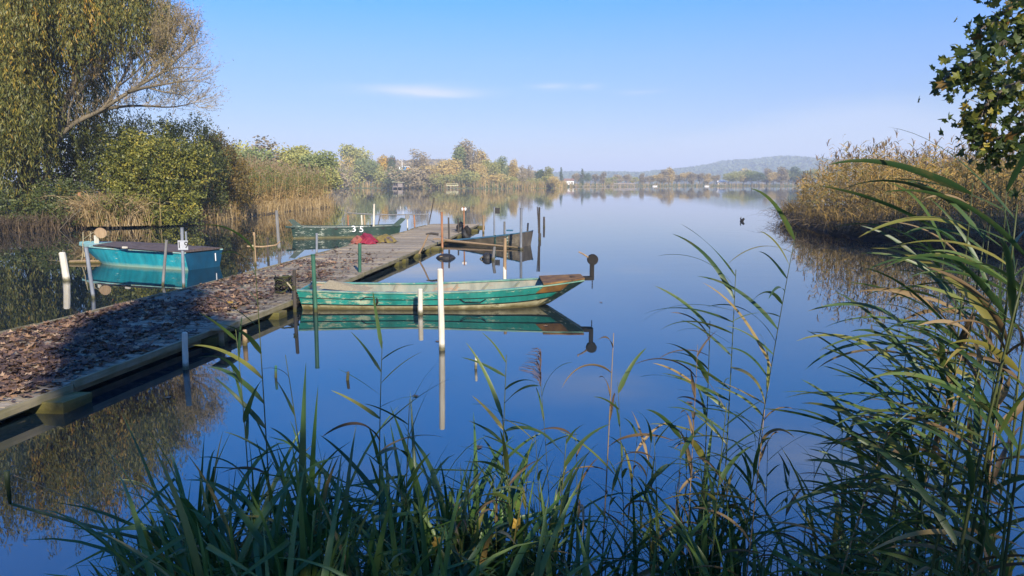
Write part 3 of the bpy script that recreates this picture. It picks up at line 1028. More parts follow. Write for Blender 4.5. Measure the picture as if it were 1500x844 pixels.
# driftwood branches lying at the foot of the left shrubs
for k, (p, lab) in enumerate(((((188, 322), (215, 310), (262, 318), (300, 312)), 'pale fallen branch lying under the yellow-green shrub'),
                              (((215, 325), (250, 306), (275, 314), (318, 306)), 'forked pale branch resting at the foot of the rusty shrub'),
                              (((82, 337), (105, 318), (120, 306)), 'thin bare branch rising from the water under the willow'))):
    o_ = np.array([*W(*p[0])[:2], 0])
    t_ = thing('fallen_branch', lab, 'branch', o_, 0, 'fallen branches at the left bank')
    mb = MB()
    pts = [W(*p[0]) + [0, 0, -.15] - o_] + [WD(px, py, o_[1] - .3 + .2 * i) - o_ for i, (px, py) in enumerate(p[1:])]
    fine, rad = limb(mb, pts, .035, .012, 5)
    mb.build('stem', M['bark_pale'], t_)
    for j in range(7 if k < 2 else 3):
        i = random.randrange(2, len(fine) - 1)
        m2 = MB()
        d = Vector((U(-.8, .8), U(-.3, .3), U(-.2, .6)))
        m2.tube([fine[i], fine[i] + d * .5 + Vector((0, 0, .05)), fine[i] + d], [.014, .011, .006], 4)
        m2.build('twig', M['bark_pale'], t_)

# --- far trees: six crown shapes shared by all
def far_crown(kind, n, q_):
    if kind == 'round':
        lobes = [(0, 0, .62, .36, .36, .3)] + [(U(-.26, .26), U(-.26, .26), U(.4, .85), U(.16, .24), U(.16, .24), U(.13, .2)) for _ in range(9)]
    elif kind == 'tall':
        lobes = [(U(-.08, .08), U(-.08, .08), .25 + .7 * i / 9, .17 - .1 * abs(i / 9 - .35), .16 - .08 * abs(i / 9 - .35), .13) for i in range(10)]
    elif kind == 'poplar':
        lobes = [(U(-.03, .03), U(-.03, .03), .12 + .84 * i / 9, .085 - .055 * (i / 9) ** 2, .085 - .055 * (i / 9) ** 2, .1) for i in range(10)]
    elif kind == 'broad':
        lobes = [(U(-.4, .4), U(-.3, .3), U(.3, .8), U(.2, .3), U(.2, .3), U(.16, .22)) for _ in range(12)]
    else:                                    # low bush
        lobes = [(U(-.7, .7), U(-.3, .3), U(.25, .65), U(.25, .4), U(.25, .35), U(.22, .34)) for _ in range(10)]
    C, d, k = lobes_points(lobes, n, .5)
    C += rng.normal(0, .018, C.shape)
    C[:, 2] = np.maximum(C[:, 2], .02)
    tn = .5 + rng.normal(0, .16, len(lobes))[k] + rng.normal(0, .17, n)
    V, F, rn = leaf_quads(C, unit(rng.normal(0, 1, (n, 3))), q_ * rng.uniform(.6, 1.3, n), q_ * .7, np.clip(tn, 0, 1))
    return np_mesh('crown', V, F, M['far'][0], rn)


def far_trunk(kind):
    mb_ = MB()
    hh = {'poplar': .9, 'tall': .8, 'bush': .4}.get(kind, .65)
    mb_.tube([(0, 0, -.08), (.01, 0, .2), (-.01, .01, hh)], [.025, .018, .004], 5)
    for k in range(8):
        a = k * 2.4
        r_ = .28 if kind in ('round', 'broad', 'bush') else .1
        z_ = U(.15, .5)
        mb_.tube([(0, 0, z_), (math.cos(a) * r_ * .6, math.sin(a) * r_ * .6, z_ + .15), (math.cos(a) * r_, math.sin(a) * r_, z_ + U(.2, .35))], [.011, .007, .002], 3)
    return mb_.mesh('trunk', M['bark'])


crowns = {k: [far_crown(k, nn, qq) for _ in range(2)] for k, nn, qq in (('round', 2600, .048), ('tall', 2300, .042), ('poplar', 1500, .036), ('broad', 3000, .05), ('bush', 2400, .07))}
thin = {k: far_crown(k, 1100, .04) for k in ('tall', 'round', 'poplar')}
trunks = {k: far_trunk(k) for k in crowns}
KN = {'round': 'rounded', 'tall': 'tall', 'poplar': 'slender', 'broad': 'broad', 'bush': 'low bushy'}
FAR = []


def far_tree(px, ytop, ybase_or_Y, kind, col, wide=1.0, sparse=False, row='main', Y=None):
    yy = Y if Y else W(px, ybase_or_Y)[1]
    top_ = WD(px, ytop, yy)
    FAR.append((px, float(yy), top_[0], max(1.2, top_[2] - .4), kind, col, wide, sparse, row))


# the wooded left shore, behind the reed promontory (about 120 m off)
for px, yt, k, c, w_, sp_ in ((322, 208, 'round', 0, 1, 0), (345, 207, 'broad', 0, 1, 0), (366, 210, 'round', 2, 1, 0), (380, 205, 'tall', 4, 1.6, 1), (402, 204, 'round', 4, 1.2, 1), (408, 216, 'broad', 0, 1, 0), (425, 212, 'round', 0, .9, 0), (432, 226, 'bush', 3, 1, 0), (445, 216, 'broad', 0, 1, 0), (462, 222, 'round', 2, .9, 0), (390, 232, 'bush', 4, 1.2, 0), (355, 236, 'bush', 1, 1, 0), (470, 238, 'bush', 0, .9, 0), (452, 244, 'bush', 1, 1, 0)):
    far_tree(px, yt, 0, k, c, w_, sp_, 'left', Y=118 + U(-10, 14))
# the far golden shore
for px, yt, k, c, w_, sp_ in ((488, 240, 'bush', 4, 1, 0), (500, 222, 'round', 1, .8, 1), (508, 238, 'bush', 0, 1.1, 0), (523, 212, 'round', 0, .9, 0), (536, 228, 'round', 2, .8, 0), (517, 245, 'bush', 3, 1, 0), (550, 238, 'broad', 0, 1, 0), (562, 230, 'tall', 3, 1, 0), (574, 231, 'tall', 5, .8, 0), (566, 246, 'bush', 0, 1.2, 0), (582, 243, 'bush', 2, .9, 0), (610, 222, 'tall', 4, 1.3, 1), (620, 226, 'tall', 4, 1, 1), (606, 240, 'bush', 4, 1.2, 0), (632, 238, 'round', 4, 1, 0), (644, 236, 'bush', 1, 1, 0), (625, 252, 'bush', 0, 1.3, 0), (650, 252, 'bush', 0, 1.3, 0), (660, 228, 'round', 1, .9, 0), (672, 218, 'tall', 2, 1, 0), (682, 210, 'tall', 4, 1.3, 0), (692, 216, 'tall', 4, 1, 1), (690, 246, 'bush', 0, 1.2, 0), (706, 224, 'tall', 1, 1.3, 0), (699, 236, 'round', 1, .8, 0), (722, 234, 'round', 0, .8, 0), (716, 250, 'bush', 1, 1.2, 0), (735, 232, 'tall', 2, 1.2, 0), (747, 240, 'round', 2, .7, 0), (752, 236, 'tall', 1, 1.0, 0), (744, 256, 'bush', 0, 1.2, 0), (766, 244, 'tall', 4, 1, 1), (775, 244, 'tall', 4, 1, 1), (764, 260, 'bush', 2, .9, 0), (790, 248, 'round', 5, .8, 0), (803, 246, 'tall', 0, 1.4, 0), (782, 258, 'bush', 0, .9, 0), (812, 256, 'bush', 1, .7, 0), (677, 262, 'bush', 5, .7, 0), (640, 262, 'bush', 0, .9, 0), (755, 264, 'bush', 1, 1, 0)):
    far_tree(px, yt, 0, k, c, w_, sp_, 'main', Y=284 + U(2, 24) + (8 if k != 'bush' else -2))
# the distant hazy shore on the right
xs_ = [(822, 246, 'poplar', 5, 1), (845, 252, 'round', 4, .8), (853, 248, 'poplar', 5, 1.2), (860, 252, 'round', 5, .7), (872, 255, 'round', 4, .9), (884, 253, 'tall', 4, 1.4), (895, 258, 'bush', 0, 1), (905, 254, 'round', 4, 1), (918, 254, 'broad', 4, .8), (930, 258, 'round', 0, 1), (941, 255, 'tall', 4, 1.4), (952, 256, 'round', 4, 1), (963, 255, 'round', 1, 1), (972, 250, 'tall', 4, 1.6), (980, 247, 'tall', 1, 1.4), (992, 254, 'round', 4, 1), (1003, 252, 'round', 1, 1), (1014, 254, 'tall', 4, 1.5), (1025, 254, 'round', 4, 1.1), (1037, 255, 'tall', 1, 1.6), (1047, 256, 'round', 4, 1),
       (1068, 252, 'round', 0, 1), (1079, 249, 'broad', 0, .9), (1090, 246, 'broad', 1, .9), (1102, 249, 'round', 2, 1.1), (1112, 251, 'round', 5, 1), (1124, 248, 'tall', 4, 1.6), (1134, 250, 'round', 1, 1), (1145, 246, 'tall', 4, 1.8), (1156, 247, 'round', 2, 1), (1166, 246, 'tall', 5, 1.8), (1178, 248, 'round', 5, 1), (1190, 248, 'round', 0, 1)]
for px, yt, k, c, w_ in xs_:
    far_tree(px, yt, 0, k, c, w_, False, 'distant', Y=446 + U(0, 26))
RN = {'left': 'wood behind the left reeds', 'main': 'golden far tree line', 'distant': 'hazy distant row'}
RG = {'left': 'trees behind the left reed bed', 'main': 'trees of the golden far shore', 'distant': 'trees of the distant hazy shore'}
for row in RN:
    seq = sorted([f for f in FAR if f[8] == row])
    for i, (px, yy, xx, hh, kind, col, wide, sparse, _) in enumerate(seq):
        t_ = thing('far_bush' if kind == 'bush' else 'far_tree', '%s %s %s, %s from left in the %s' % (KN[kind], FTN[col], 'bush' if kind == 'bush' else 'tree', ordinal(i + 1), RN[row]), 'bush' if kind == 'bush' else 'tree', (xx, yy, .4), U(0, 6.28), RG[row])
        wide *= 1.25
        t_.scale = (hh * wide, hh * wide, hh)
        me = thin[kind] if sparse and kind in thin else crowns[kind][i % 2]
        c_ = link('crown', me, t_)
        c_.material_slots[0].link = 'OBJECT'
        c_.material_slots[0].material = M['far'][col]
        link('trunk', trunks[kind], t_)

# reeds along the far shore
fx, fy = [], []
for i in range(len(ff) - 1):
    m = int(np.linalg.norm(ff[i + 1] - ff[i]) * (14 if i < 7 else 5))
    t = rng.random(m)
    p = ff[i] + (ff[i + 1] - ff[i]) * t[:, None]
    fx.append(p[:, 0])
    fy.append(p[:, 1] + rng.uniform(.2, 4.5, m))
fx, fy = np.concatenate(fx), np.concatenate(fy)
n = len(fx)
P0 = np.stack([fx, fy, np.full(n, .0)], 1)
hh = rng.uniform(1.6, 3.4, n)
P2 = P0 + np.stack([rng.normal(0, .3, n), rng.normal(0, .3, n), hh], 1)
V, F, rn = ribbons(P0, (P0 + P2) / 2 + rng.normal(0, .15, (n, 3)), P2, .22, np.where(rng.random(n) < .25, rng.uniform(.52, .8, n), rng.uniform(.1, .42, n)), 2)
tag(link('far_reeds', np_mesh('far_reeds', V, F, M['reed'], rn)), 'pale straw reed fringe along the far shore of the lake', 'reeds', kind='stuff')

# wooded hills far behind
def forest(name, label, xs, zs, Y, depth, n, size, ramp_i):
    xi = rng.uniform(xs[0], xs[-1], n)
    f = rng.uniform(0.02, .55, n)
    zz = np.interp(xi, xs, zs)
    C = np.stack([xi, Y - depth * .5 + depth * f, -1.1 + (zz + 1.1) * np.sin(math.pi * f) ** .8 + rng.uniform(.2, .9, n) * size], 1)
    V, F, rn = leaf_quads(C, unit(rng.normal(0, 1, (n, 3))), size * rng.uniform(.7, 1.5, n), size * .9, rng.random(n))
    tag(link(name, np_mesh(name, V, F, M['far'][ramp_i], rn)), label, 'forest', kind='stuff')


xs, zs = hill('hill', [(700, 262), (790, 259), (830, 256), (880, 256), (930, 257), (960, 254), (1000, 250), (1040, 245), (1062, 239), (1100, 238), (1130, 233), (1160, 236), (1200, 239), (1300, 236), (1450, 240), (1700, 255)], 1750, 1000, M['hill'])
forest('hill_forest', 'blue hazy forest covering the long hill behind the lake', xs, zs, 1750, 1000, 26000, 6.5, 5)
xs, zs = hill('low_rise', [(200, 250), (380, 247), (480, 246), (560, 243), (640, 240), (700, 242), (760, 252), (800, 262)], 620, 300, M['hill'])
forest('rise_forest', 'brown wooded rise behind the golden far trees', xs, zs, 620, 300, 9000, 3.2, 4)


# ------------------------------------------------------------------ buildings and structures of the far shore
def box_part(name, mat, parent, c, size):
    return MB().box(c, size).build(name, mat, parent)


def gable_house(name, label, px, py, Y, w, d, hwall, hroof, wall, roof, group=None):
    p = WD(px, py, Y)
    t_ = thing(name, label, 'house', (p[0], Y, .6), 0, group)
    zb = 0
    box_part('wall', wall, t_, (0, 0, hwall / 2 - .2), (w, d, hwall + .4))
    m_ = MB().add([(-w / 2 - .3, -d / 2 - .3, hwall + .003), (w / 2 + .3, -d / 2 - .3, hwall + .003), (w / 2 + .3, d / 2 + .3, hwall + .003), (-w / 2 - .3, d / 2 + .3, hwall + .003), (-w / 2 - .3, 0, hwall + hroof), (w / 2 + .3, 0, hwall + hroof)], [(0, 1, 5, 4), (2, 3, 4, 5), (0, 4, 3), (1, 2, 5), (0, 3, 2, 1)])
    rr = m_.build('roof', roof, t_)
    for k in range(max(2, int(w / 1.7))):
        x_ = -w / 2 + (k + .5) * w / max(2, int(w / 1.7))
        f_ = box_part('window', M['white'], t_, (x_, -d / 2 - .03, hwall * .55), (.8, .08, .9))
        box_part('pane', M['dark_open'], f_, (x_, -d / 2 - .075, hwall * .55), (.62, .04, .72))
    return t_


# blue and white cabin on stilts among the trees
p = WD(597, 250, 305)
t_ = thing('lake_cabin', 'small blue and white cabin raised among the golden far trees', 'cabin', (p[0], 296, .6))
zc = WD(597, 252.5, 296)[2] - .6
box_part('wall', M['wall_white'], t_, (-1.25, 0, zc + .95), (1.3, 2.4, 1.9))
box_part('blue_panel', M['blue_wall'], t_, (.15, 0, zc + 1.0), (1.5, 2.4, 2.1))
box_part('side_panel', M['orange'], t_, (1.55, 0, zc + .95), (1.2, 2.4, 1.5))
box_part('roof', M['white'], t_, (0, 0, zc + 2.13), (4.3, 2.8, .14))
box_part('floor', M['hut_wood'], t_, (0, 0, zc - .1), (4.2, 2.7, .16))
for x_ in (-1.7, 0, 1.7):
    box_part('leg', M['hut_wood'], t_, (x_, -1, zc / 2 - .3), (.16, .16, zc + .3))
t_ = thing('lamp_pole', 'tall pale pole standing left of the blue and white cabin', 'pole', (WD(589, 240, 297)[0], 297, .5))
MB().tube([(0, 0, -.4), (0, 0, 4), (0, 0, 10)], [.14, .11, .08], 6).build('shaft', M['wall_white'], t_)
MB().tube([(0, 0, 10), (-.5, 0, 10.25), (-1.0, 0, 10.3)], .06, 5).build('arm', M['wall_white'], t_)
gable_house('house', 'pale pink house showing among trees left of the cabin', 571, 240, 330, 4.2, 6, WD(571, 238, 330)[2] - .6, 2.0, M['wall_pink'], M['roof'])
gable_house('house', 'low white house on the shore right of the golden trees', 833, 270, 452, 5.6, 6, 2.6, 1.4, M['wall_white'], M['roof'])
gable_house('house', 'small white house between tree groups on the distant right shore', 1056, 270, 470, 5.2, 5, 1.8, 1.0, M['wall_white'], M['wall_white'])
# fishing hut on stilts over the far water
p = W(583, 276.6)
t_ = thing('fishing_hut', 'small grey fishing hut on stilts with pale yellow roof, far shore', 'hut', (p[0], p[1], 0))
t_.scale = (.72, .72, .72)
box_part('platform', M['hut_wood'], t_, (0, 0, .8), (5.2, 3.2, .2))
for x_ in (-2.3, 0, 2.3):
    for y_ in (-1.4, 1.4):
        box_part('stilt', M['hut_wood'], t_, (x_, y_, 0), (.2, .2, 1.4))
box_part('back_wall', M['hut_wood'], t_, (0, 1.4, 2.0), (4.6, .12, 2.2))
box_part('side_wall', M['hut_wood'], t_, (1.2, -.9, 2.0), (2.4, .12, 2.2))
box_part('end_wall', M['hut_wood'], t_, (2.35, .25, 2.0), (.12, 2.1, 2.2))
for x_ in (-2.2, -.9):
    box_part('post', M['hut_wood'], t_, (x_, -.95, 2.0), (.15, .15, 2.2))
MB().box((0, 0, 3.25), (5.6, 3.6, .16), Matrix.Rotation(.05, 3, 'Y')).build('roof', M['roof_pale'], t_)
# little landing stages
for px, lab in ((663, 'low timber landing stage on the golden far shore'),):
    p = W(px, 276.6)
    t_ = thing('landing_stage', lab, 'landing stage', (p[0], p[1], 0))
    box_part('deck', M['roof_pale'], t_, (0, 0, 1.1), (4.2, 2.5, .18))
    for x_ in (-1.9, -.6, .6, 1.9):
        box_part('leg', M['hut_wood'], t_, (x_, -1.0, .3), (.16, .16, 1.5))
    box_part('rail', M['roof_pale'], t_, (0, -1.1, 1.75), (4.2, .1, .1))
    for x_ in (-2.0, 2.0):
        box_part('rail_post', M['roof_pale'], t_, (x_, -1.1, 1.45), (.1, .1, .55))
p0, p1 = W(838, 274.2), W(918, 273.6)
t_ = thing('long_pier', 'long low pier reaching out from the distant shore', 'pier', (p0[0], p0[1], 0))
Lp = p1[0] - p0[0]
box_part('deck', M['hut_wood'], t_, (Lp / 2, 0, .6), (Lp, 2.0, .22))
for k in range(9):
    box_part('pile', M['hut_wood'], t_, (Lp * (k + .5) / 9, -.8, .1), (.35, .35, 1.0))
t_ = thing('pier_hut', 'dark open sided hut at the end of the long pier', 'hut', (p1[0] - 1.5, p1[1] - .2, .9))
box_part('roof', M['hut_wood'], t_, (0, 0, 2.6), (13, 4.5, .3))
for x_ in (-5.6, -2, 2, 5.6):
    box_part('post', M['hut_wood'], t_, (x_, -1.2, 1.2), (.3, .3, 2.5))
box_part('railing', M['hut_wood'], t_, (0, -1.4, .7), (11.5, .1, .6))
for k, px in enumerate((959, 1035)):
    p = W(px, 273.3)
    t_ = thing('far_boat', ['white speck of a moored boat right of the pier hut', 'small white boat moored before the distant house'][k], 'boat', (p[0], p[1], 0), 0, 'small boats at the distant shore')
    MB().add([(-2, -.7, .1), (2, -.7, .1), (2.4, 0, .1), (2, .7, .1), (-2, .7, .1), (-2.2, -.9, .8), (2.3, -.9, .85), (3.0, 0, .95), (2.3, .9, .85), (-2.2, .9, .8)], [(0, 1, 6, 5), (1, 2, 7, 6), (2, 3, 8, 7), (3, 4, 9, 8), (4, 0, 5, 9), (5, 6, 7, 8, 9), (4, 3, 2, 1, 0)]).build('hull', M['wall_white'], t_)
    box_part('cabin', M['hut_wood'], t_, (-.2, 0, 1.1), (1.8, 1.1, .7))
    t_.scale = (.6, .6, .55)

# ------------------------------------------------------------------ the jetty
DZ = .17
rp = [(-5.6, -2.5), (-5.0, 2.2), (-4.43, 6.2), (-3.73, 11.4), (-2.75, 21.0), (-1.5, 35.2)]
lp = [(-8.35, -2.5), (-7.6, 2.2), (-6.98, 6.6), (-6.25, 11.9), (-5.2, 21.2), (-3.75, 35.4)]
rp, lp = np.array(rp) * 1.041, np.array(lp) * 1.041


def on(P, y):
    return np.array([np.interp(y, P[:, 1], P[:, 0]), y])


jet = thing('jetty', 'long weathered plank jetty strewn with brown leaves, running out from left', 'jetty', (0, 0, 0))
yy = -2.2
k = 0
pm = []
for v in range(6):
    m_ = MB()
    n_ = 6
    Vv, Ff = [], []
    for i in range(n_ + 1):                 # unit plank along X, slightly warped
        xx = -.5 + i / n_
        w1, w2 = .5 + U(-.02, .01), .5 + U(-.02, .01)
        zz = U(-.003, .003) + .004 * math.sin(i + v)
        Vv += [(xx, -w1, zz + .0), (xx, w2, zz), (xx, w2, zz - .035), (xx, -w1, zz - .035)]
    for i in range(n_):
        for e in range(4):
            Ff.append((i * 4 + e, i * 4 + (e + 1) % 4, (i + 1) * 4 + (e + 1) % 4, (i + 1) * 4 + e))
    Ff += [(3, 2, 1, 0), tuple(n_ * 4 + e for e in range(4))]
    pm.append(m_.add(Vv, Ff).mesh('plank', M['grey_wood']))
while yy < 36.4:
    pitch_ = U(.125, .155)
    a_, b_ = on(lp, yy + pitch_ / 2), on(rp, yy + pitch_ / 2)
    # lines run square to the jetty: left end sits a little further out
    a_ = on(lp, yy + pitch_ / 2 + .28)
    d_ = b_ - a_
    L_ = np.linalg.norm(d_)
    o = link('plank', pm[k % 6], jet)
    c_ = (a_ + b_) / 2
    o.location = (c_[0] + U(-.02, .02), c_[1], DZ - .005 + U(-.005, .005) - .02 * math.sin(yy * .5))
    o.rotation_euler = (U(-.012, .012), U(-.004, .004), math.atan2(d_[1], d_[0]) + U(-.006, .006))
    o.scale = (L_ + U(-.04, .05), pitch_ - U(.006, .014), 1)
    yy += pitch_
    k += 1
for side, P in (('r', rp), ('l', lp)):
    ys = np.arange(-2, 36.7, 3.1)
    for i in range(len(ys) - 1):
        a_, b_ = on(P, ys[i]), on(P, ys[i + 1] - .02)
        d_ = b_ - a_
        off = .035 if side == 'r' else -.035
        c_ = (a_ + b_) / 2
        o = MB().box((0, 0, 0), (np.linalg.norm(d_), .04, .075), None, .004).build('edge_board', M['edge_wood'], jet)
        o.location = (c_[0] + off, c_[1], DZ - .022 + U(-.006, .006) - .02 * math.sin(c_[1] * .5))
        o.rotation_euler = (U(-.03, .03), 0, math.atan2(d_[1], d_[0]))
        if side == 'r':
            o = MB().box((0, 0, 0), (np.linalg.norm(d_) * .99, .06, .08), None, .004).build('stringer', M['edge_wood'], jet)
            o.location = (c_[0] - .12, c_[1], DZ - .10)
            o.rotation_euler = (0, 0, math.atan2(d_[1], d_[0]))
# cross beams whose mossy ends stick out on the lake side
for i, (px, py, wd) in enumerate(((98, 582, .42), (296, 492, .34), (400, 457, .32), (440, 380, .3), (560, 384, .3), (600, 372, .3), (640, 362, .35), (625, 365, .3), (668, 345, .4), (697, 336, .5), (706, 331, .4))):
    p = W(px, py, .10)
    x_ = np.interp(p[1], rp[:, 1], rp[:, 0])
    ext = max(.12, min(.5, p[0] - x_ + .12))
    o = MB().box((-.9 + ext / 2, 0, 0), (1.8 + ext, wd, .15), None, .012).build('cross_beam', M['moss_wood'], jet)
    o.location = (x_, p[1], .035)
    o.rotation_euler = (U(-.03, .03), U(-.01, .01), -.10)
for y_ in np.arange(2, 35, 2.9):            # piles under the deck
    for P, off in ((rp, -.35), (lp, .3)):
        p = on(P, y_)
        o = MB().tube([(0, 0, -1.2), (0, 0, -.3), (0, 0, .09)], [.07, .068, .065], 8, True, .04).build('pile', M['post_dark'], jet)
        o.location = (p[0] + off, p[1], 0)

# fallen leaves on the deck: five-lobed and curled
def maple_leaf(curl, n=0):
    pts = []
    for k_, (a, r) in enumerate(((-90, .15), (-62, .55), (-45, .46), (-18, .74), (8, .50), (32, .86), (58, .55), (90, 1.0), (122, .55), (148, .86), (172, .50), (198, .74), (225, .46), (242, .55))):
        a, r = R(a + U(-6, 6)), r * (1 + U(-.18, .12))
        pts.append((r * math.cos(a), r * math.sin(a)))
    Vv = [(0, .1, curl * .05)] + [(x_, y_, curl * (abs(x_) ** 1.5 * .55 + max(0, y_) ** 2 * .25) + U(-.03, .03)) for x_, y_ in pts]
    Ff = [(0, i + 1, (i + 1) % len(pts) + 1) for i in range(len(pts))]
    return np.array(Vv), np.array(Ff)


LV = [maple_leaf(c) for c in (.2, .9, -.5, 1.3, -.9, .5)]
lm = [np_mesh('fallen_leaf', v * .5, f, M['fallen']) for v, f in LV]
cand = []
for _ in range(23000):
    y_ = 4.5 + 19 * random.random() ** 1.45
    xl, xr_ = on(lp, y_)[0] + .05, on(rp, y_)[0] - .03
    f = random.random()
    x_ = xl + (xr_ - xl) * f
    pr = 1.0 if y_ < 11.5 else max(.0, 1 - (y_ - 11.5) / 12.0) ** 1.2
    if y_ > 9.0 and f > .78:
        pr *= .25
    if f > .93:
        pr *= .35
    if y_ > 12.5 and math.sin(x_ * 3.1 + y_ * 1.3) + math.sin(y_ * 2.2 - x_) < .1:
        pr *= .25
    if math.sin(x_ * 2.3 + y_ * .9 + 1) + math.sin(y_ * 1.7 - x_ * 1.1) + math.sin(x_ * 5.1) * .5 < -1.6:
        pr *= .35
    if random.random() < pr:
        cand.append((y_, x_))
cand.sort()
vis = [c for c in cand if 750 + FPX * c[1] / c[0] > 6]
hid = [c for c in cand if 750 + FPX * c[1] / c[0] <= 6]
indiv = set(random.sample(range(min(len(vis), 650)), 290))
rest = hid + [c for i, c in enumerate(vis) if i not in indiv]
for i in sorted(indiv):
    y_, x_ = vis[i]
    o = link('fallen_leaf', lm[i % 6])
    s_ = U(.07, .18)
    o.location = (x_, y_, DZ + U(.012, .035))
    o.rotation_euler = (U(-.35, .35), U(-.35, .35), U(0, 6.28))
    o.scale = (s_, s_, s_ * U(.7, 1.3))
    tag(o, 'brown curled fallen leaf lying in the leaf litter on the near jetty', 'leaf', 'fallen leaves on the near jetty')
VV, FF, RR = [], [], []
off = 0
for y_, x_ in rest:
    v, f = LV[random.randrange(6)]
    s_ = U(.03, .09) * (1 if y_ < 12 else .85)
    m_ = (Matrix.Rotation(U(0, 6.28), 3, 'Z') @ Matrix.Rotation(U(-.4, .4), 3, 'X') @ Matrix.Rotation(U(-.4, .4), 3, 'Y'))
    vv = v @ np.array(m_).T * s_ + np.array([x_, y_, DZ + U(.006, .03)])
    VV.append(vv)
    FF.append(f + off)
    RR.append(np.full(len(f), random.random()))
    off += len(v)
tag(link('leaf_litter', np_mesh('leaf_litter', np.concatenate(VV), np.concatenate(FF), M['fallen_m'], np.concatenate(RR))), 'carpet of brown autumn leaves covering the jetty planks', 'leaf litter', kind='stuff')
for px, py, lab in ((337, 444, 'bright yellow leaf lying farther out on the jetty'), (344, 453, 'orange-yellow leaf lying nearest the jetty edge board'), (99, 514, 'single yellow leaf among the shaded brown leaves of the jetty')):
    p = W(px, py, DZ + .05)
    o = link('fallen_leaf', np_mesh('fallen_leaf', LV[1][0] * .5, LV[1][1], M['fallen_yellow']))
    o.location = p
    o.scale = (.15, .15, .15)
    o.rotation_euler = (.25, .1, U(0, 6))
    tag(o, lab, 'leaf', 'yellow leaves on the jetty')
# wire netting stapled over the planks near the edge
ws = MB()
for i in range(60):
    y0 = 8.6 + i * .12
    a_, b_ = on(rp, y0), on(rp, y0 - .12)
    ws.tube([(a_[0] - .8, a_[1] + .1, DZ + .012), (a_[0] - .06, a_[1], DZ + .012)], .0022, 3, False)
for j in range(6):
    ws.tube([(on(rp, yy_)[0] - .08 - j * .14, yy_, DZ + .016) for yy_ in (8.6, 11, 13.5, 15.8)], .0022, 3, False)
ws.build('wire_netting', M['iron'], jet)['kind'] = 'stuff'


# ------------------------------------------------------------------ mooring posts
def post(name, label, xt, yt, xb, yb, wpx, mat, kind='wood', dy=0.0, ypl=None, cat='post', parts=None):
    b = W(xb, yb) if ypl is None else WD(xb, yb, ypl)
    if ypl is not None:
        b[2] = 0
    tp = WD(xt, yt, b[1] + dy)
    r = wpx / 2 * b[1] / FPX
    t_ = thing(name, label, cat, b, 0, 'mooring posts and stakes')
    d = tp - b
    n_ = 7
    low = -(d / max(d[2], .05)) * 1.0
    pts = [tuple(low)] + [tuple(d * i / n_ + (np.array([U(-.04, .04) * r, U(-.04, .04) * r, 0]) if i < n_ and kind == 'wood' else 0)) for i in range(n_ + 1)]
    if kind == 'wood':
        rad = [r * 1.05] + [r * (1.05 - .1 * i / n_ + U(-.015, .015)) for i in range(n_ + 1)]
        pts.append(tuple(d + np.array([0, 0, r * .3])))
        rad.append(r * .72)
        MB().tube(pts, rad, 10, True, .025).build('shaft', mat, t_, False)
    else:
        MB().tube(pts, [r] * len(pts), 10, False).build('shaft', mat, t_, True)
        MB().tube([tuple(d - np.array([0, 0, .012])), tuple(d), tuple(d + np.array([0, 0, .006]))], [r * 1.12, r * 1.12, r * 1.02], 10).build('cap', mat, t_, True)
    return t_, d, r


T = 'tube'
post('mooring_post', 'thick pale leaning post left of the turquoise boat', 91, 371, 98, 411, 9.5, M['post_white'])
post('mooring_post', 'slanting grey tube in front of the turquoise boat bow', 126, 362, 137, 437, 5.5, M['steel'], T)
post('mooring_post', 'pale grey tube before the turquoise boat, leaning right at its top', 244, 352, 238.5, 418, 4.2, M['post_grey'], T)
t_, d, r = post('numbered_post', 'dark grey tube carrying the number plate nineteen beside the turquoise boat', 266.5, 334, 269, 420, 4.6, M['steel'], T)
sc_ = W(269, 420)[1] / FPX
MB().box((d[0] * .75 + .09, 0, d[2] - .25), (.03, .03, .35)).build('side_bar', M['steel'], t_)
pl_ = MB().box((d[0] * .8 + .03, -.05, d[2] - .36), (.21, .012, .2)).build('number_plate', M['plate'], t_)


def number(txt, size, loc, rot, parent, mat, name='number', sx=1.0):
    cu = bpy.data.curves.new(name, 'FONT')
    cu.body = txt
    cu.size = size
    cu.extrude = .002
    cu.align_x = 'CENTER'
    cu.align_y = 'CENTER'
    cu.materials.append(mat)
    tmp = link(name, cu)
    me = bpy.data.meshes.new_from_object(tmp)
    bpy.data.objects.remove(tmp)
    bpy.data.curves.remove(cu)
    o_ = link(name, me, parent)
    o_.location = loc
    o_.rotation_euler = rot
    o_.scale = (sx, 1, 1)
    return o_


number('1 9', .19, (d[0] * .8 + .03, -.062, d[2] - .36), (R(90), 0, 0), pl_, M['black'])
post('mooring_post', 'split pale stake left of the jetty carrying one end of a rail', 372, 341, 374, 388, 3.4, M['post_wood'])
post('mooring_post', 'short dark stake under the thin rail left of the jetty', 392, 348, 393, 380, 3.6, M['post_dark'])
post('mooring_post', 'tall grey weathered stake standing in front of the left reed bed', 405, 309, 409, 366, 4.6, M['post_grey'])
post('mooring_post', 'short dark stub right of the tall grey stake', 414, 354, 414, 361, 2.6, M['post_dark'])
pa, pb = WD(362, 361, W(374, 388)[1]), WD(408, 359, W(374, 388)[1])
t_ = thing('rail', 'thin horizontal pole tied between two stakes left of the jetty', 'rail', pa)
MB().tube([(0, 0, 0), tuple((pb - pa) * .5 + np.array([0, 0, -.03])), tuple((pb - pa) * .92), tuple(pb - pa + np.array([.05, 0, .1]))], [.022, .022, .02, .016], 6).build('pole', M['post_wood'], t_)
MB().lathe([(.034, -.03), (.038, 0), (.034, .03)], 8, Matrix.Translation((pb - pa) * .2) @ Matrix.Rotation(R(90), 4, 'Y')).build('lashing', M['rope'], t_)
post('mooring_post', 'dark grey stake rising at the far left edge of the jetty', 464, 342, 464, 373, 3.4, M['steel'], T)
